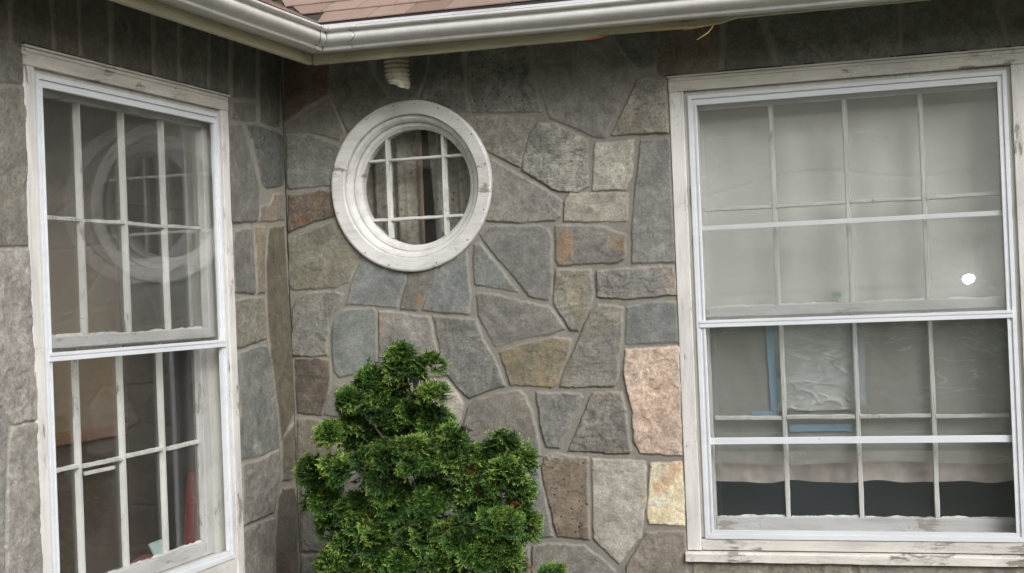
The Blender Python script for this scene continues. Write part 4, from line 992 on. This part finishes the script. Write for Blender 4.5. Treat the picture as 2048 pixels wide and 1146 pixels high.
def foliage(name, lobes, m, parent, seed, dens=1.35, size=1.15):
    rn = np.random.default_rng(seed); VV, TT = [], []
    L = np.array(lobes)/1000.0; L = L.copy(); L[:, 3] *= .79
    def put(p, d, nn, s, lo, hi):
        d = d/np.linalg.norm(d); nn = nn-d*nn.dot(d); nn /= np.linalg.norm(nn)+1e-9; sd_ = np.cross(nn, d); Q, T = SPR[rn.integers(8)]
        VV.append((p+(Q[..., 0:1]*d+Q[..., 1:2]*sd_+Q[..., 2:3]*nn)*s).reshape(-1, 3)); TT.append(np.repeat(np.clip(lo+(hi-lo)*T**1.4, 0, 1), 4))
    up_ = np.array([0, 0, 1.])
    for (cx, cy, cz, r) in L:
        c = np.array([cx, cy, cz])
        for _ in range(max(2, int(dens*(5+1900*r*r)))):          # scalloped rosettes: fans round a common axis, rims outward
            v = rn.normal(size=3)+np.array([0, -.35, .25]); v /= np.linalg.norm(v)
            if v[1] > .5: continue
            p = c+v*r*rn.uniform(.55, .95)
            if (np.sqrt(((L[:, :3]-p)**2).sum(1)) < L[:, 3]*.5).any(): continue
            ax_ = v*.75+up_*.65+np.array([0, -.18, 0])+rn.normal(size=3)*.22; ax_ /= np.linalg.norm(ax_)
            t1 = np.cross(ax_, rn.normal(size=3)); t1 /= np.linalg.norm(t1); t2 = np.cross(ax_, t1)
            s0 = size*rn.uniform(.7, 1.25); base = rn.uniform(-.26, .28)+.24*v[2]; k = int(rn.integers(13, 19))
            for q in range(k):                                     # a dome of small fans, like a scallop shell
                th = math.radians(12+82*math.sqrt((q+.5)/k)); a = q*2.39996+rn.uniform(-.2, .2)
                dd = ax_*math.cos(th)+(t1*math.cos(a)+t2*math.sin(a))*math.sin(th)
                if dd[1] > .7: continue
                side = np.cross(ax_, dd); put(p+dd*.017*s0-ax_*.012*s0, dd+rn.normal(size=3)*.10, ax_*.9+rn.normal(size=3)*.30, s0*.72*rn.uniform(.8, 1.15), base*.4+.02, 1.0+base)
        for _ in range(int(dens*(8+2200*r*r))):                    # darker sprays filling the inside
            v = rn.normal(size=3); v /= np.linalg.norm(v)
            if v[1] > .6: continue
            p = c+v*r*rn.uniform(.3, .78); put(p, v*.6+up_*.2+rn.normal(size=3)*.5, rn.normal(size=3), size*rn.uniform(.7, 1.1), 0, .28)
    V = np.concatenate(VV); T = np.concatenate(TT); nq = len(V)//4
    me = bpy.data.meshes.new(name); me.vertices.add(len(V)); me.vertices.foreach_set('co', V.ravel())
    me.loops.add(nq*4); me.loops.foreach_set('vertex_index', np.arange(nq*4, dtype=np.int32)); me.polygons.add(nq)
    me.polygons.foreach_set('loop_start', np.arange(0, nq*4, 4, dtype=np.int32)); me.update(calc_edges=True)
    a = me.attributes.new('tip', 'FLOAT', 'POINT'); a.data.foreach_set('value', T.astype(np.float32))
    print(name, 'quads', nq)
    return link(name, me, m, parent)
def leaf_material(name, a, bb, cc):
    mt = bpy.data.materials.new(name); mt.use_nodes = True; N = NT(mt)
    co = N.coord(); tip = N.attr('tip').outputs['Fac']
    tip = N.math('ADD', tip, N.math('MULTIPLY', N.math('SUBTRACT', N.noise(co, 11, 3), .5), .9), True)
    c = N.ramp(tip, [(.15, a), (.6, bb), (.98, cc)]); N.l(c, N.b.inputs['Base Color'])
    N.b.inputs['Roughness'].default_value = .5; N.b.inputs['Specular IOR Level'].default_value = .35
    tl = N.n('BsdfTranslucent'); N.l(c, tl.inputs[0]); mx = N.n('MixShader'); mx.inputs[0].default_value = .25
    N.l(N.b.outputs[0], mx.inputs[1]); N.l(tl.outputs[0], mx.inputs[2]); N.l(mx.outputs[0], N.t.nodes['Material Output'].inputs[0])
    return mt
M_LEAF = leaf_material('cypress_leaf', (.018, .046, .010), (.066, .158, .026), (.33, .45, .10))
M_DEAD = leaf_material('dead_leaf', (.10, .035, .018), (.24, .085, .04), (.38, .17, .09))
M_BARK = mat('bark', rough=.9); N = NT(M_BARK)
N.l(N.mix(N.noise(N.coord(scale=(30, 30, 5)), 1, 4), (.03, .02, .014), (.09, .06, .042)), N.b.inputs['Base Color'])
def tube(b, p0, p1, r0, r1, n=8):
    p0, p1 = Vector(p0), Vector(p1); d = (p1-p0).normalized(); a = d.orthogonal().normalized(); c = d.cross(a)
    vs = [tuple(p0+(a*math.cos(2*math.pi*i/n)+c*math.sin(2*math.pi*i/n))*r0) for i in range(n)]+[tuple(p1+(a*math.cos(2*math.pi*i/n)+c*math.sin(2*math.pi*i/n))*r1) for i in range(n)]
    b.add(vs, [(i, (i+1) % n, n+(i+1) % n, n+i) for i in range(n)]+[tuple(range(n-1, -1, -1)), tuple(range(n, 2*n))])
def shrub(lobes, base, top, label, seed, dead=()):
    t = empty('conifer_shrub', base, label, 'shrub')
    b = MB(); P_ = [Vector(base)+(Vector(top)-Vector(base))*k/6+Vector((.012*math.sin(k*2), .01*math.cos(k), 0)) for k in range(7)]
    for k in range(6): tube(b, P_[k], P_[k+1], .028*(1-k/7), .028*(1-(k+1)/7))
    for l in lobes:
        c = Vector(l[:3])/1000; zz = max(base[2]+.15, c.z-.12-abs(c.x-base[0])*.5); f = (zz-base[2])/(top[2]-base[2]); f = min(max(f, 0), .98)
        q = Vector(base)+(Vector(top)-Vector(base))*f; mid = (q+c)/2-Vector((0, 0, .02)); tube(b, q, mid, .007, .005, 6); tube(b, mid, q+(c-q)*.8, .005, .002, 6)
    child(b.build('trunk', M_BARK), t)
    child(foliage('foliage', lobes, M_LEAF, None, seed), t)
    if dead: child(foliage('dead_spray', dead, M_DEAD, None, seed+5, .35, .8), t)
    return t
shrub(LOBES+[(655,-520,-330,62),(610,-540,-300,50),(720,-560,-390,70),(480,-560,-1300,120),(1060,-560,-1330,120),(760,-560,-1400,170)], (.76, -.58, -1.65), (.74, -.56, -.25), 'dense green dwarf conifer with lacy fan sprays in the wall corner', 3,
      dead=[(1085,-520,-925,26),(985,-612,-640,12),(1105,-600,-700,10),(955,-640,-560,9)])
shrub(LOBES_LOW, (1.23, -.60, -1.65), (1.23, -.60, -1.0), 'bright green conifer tip poking in at the bottom edge right of the big shrub', 9)
d_ = empty('dry_plant', (.12, -.25, -1.65), 'dry orange brown leaves low in the wall corner', 'plant')
b = MB()
for k in range(7): tube(b, (.12, -.25, -1.65), (.06+.025*k, -.25-.01*k, -1.06+.02*(k % 3)), .003, .0015, 5)
child(b.build('stem', M_BARK), d_)
child(foliage('leaves', [(90,-250,-1040,24),(150,-260,-1050,26),(190,-270,-1075,30),(120,-255,-1120,50)], M_DEAD, None, 12, .5, .8), d_)
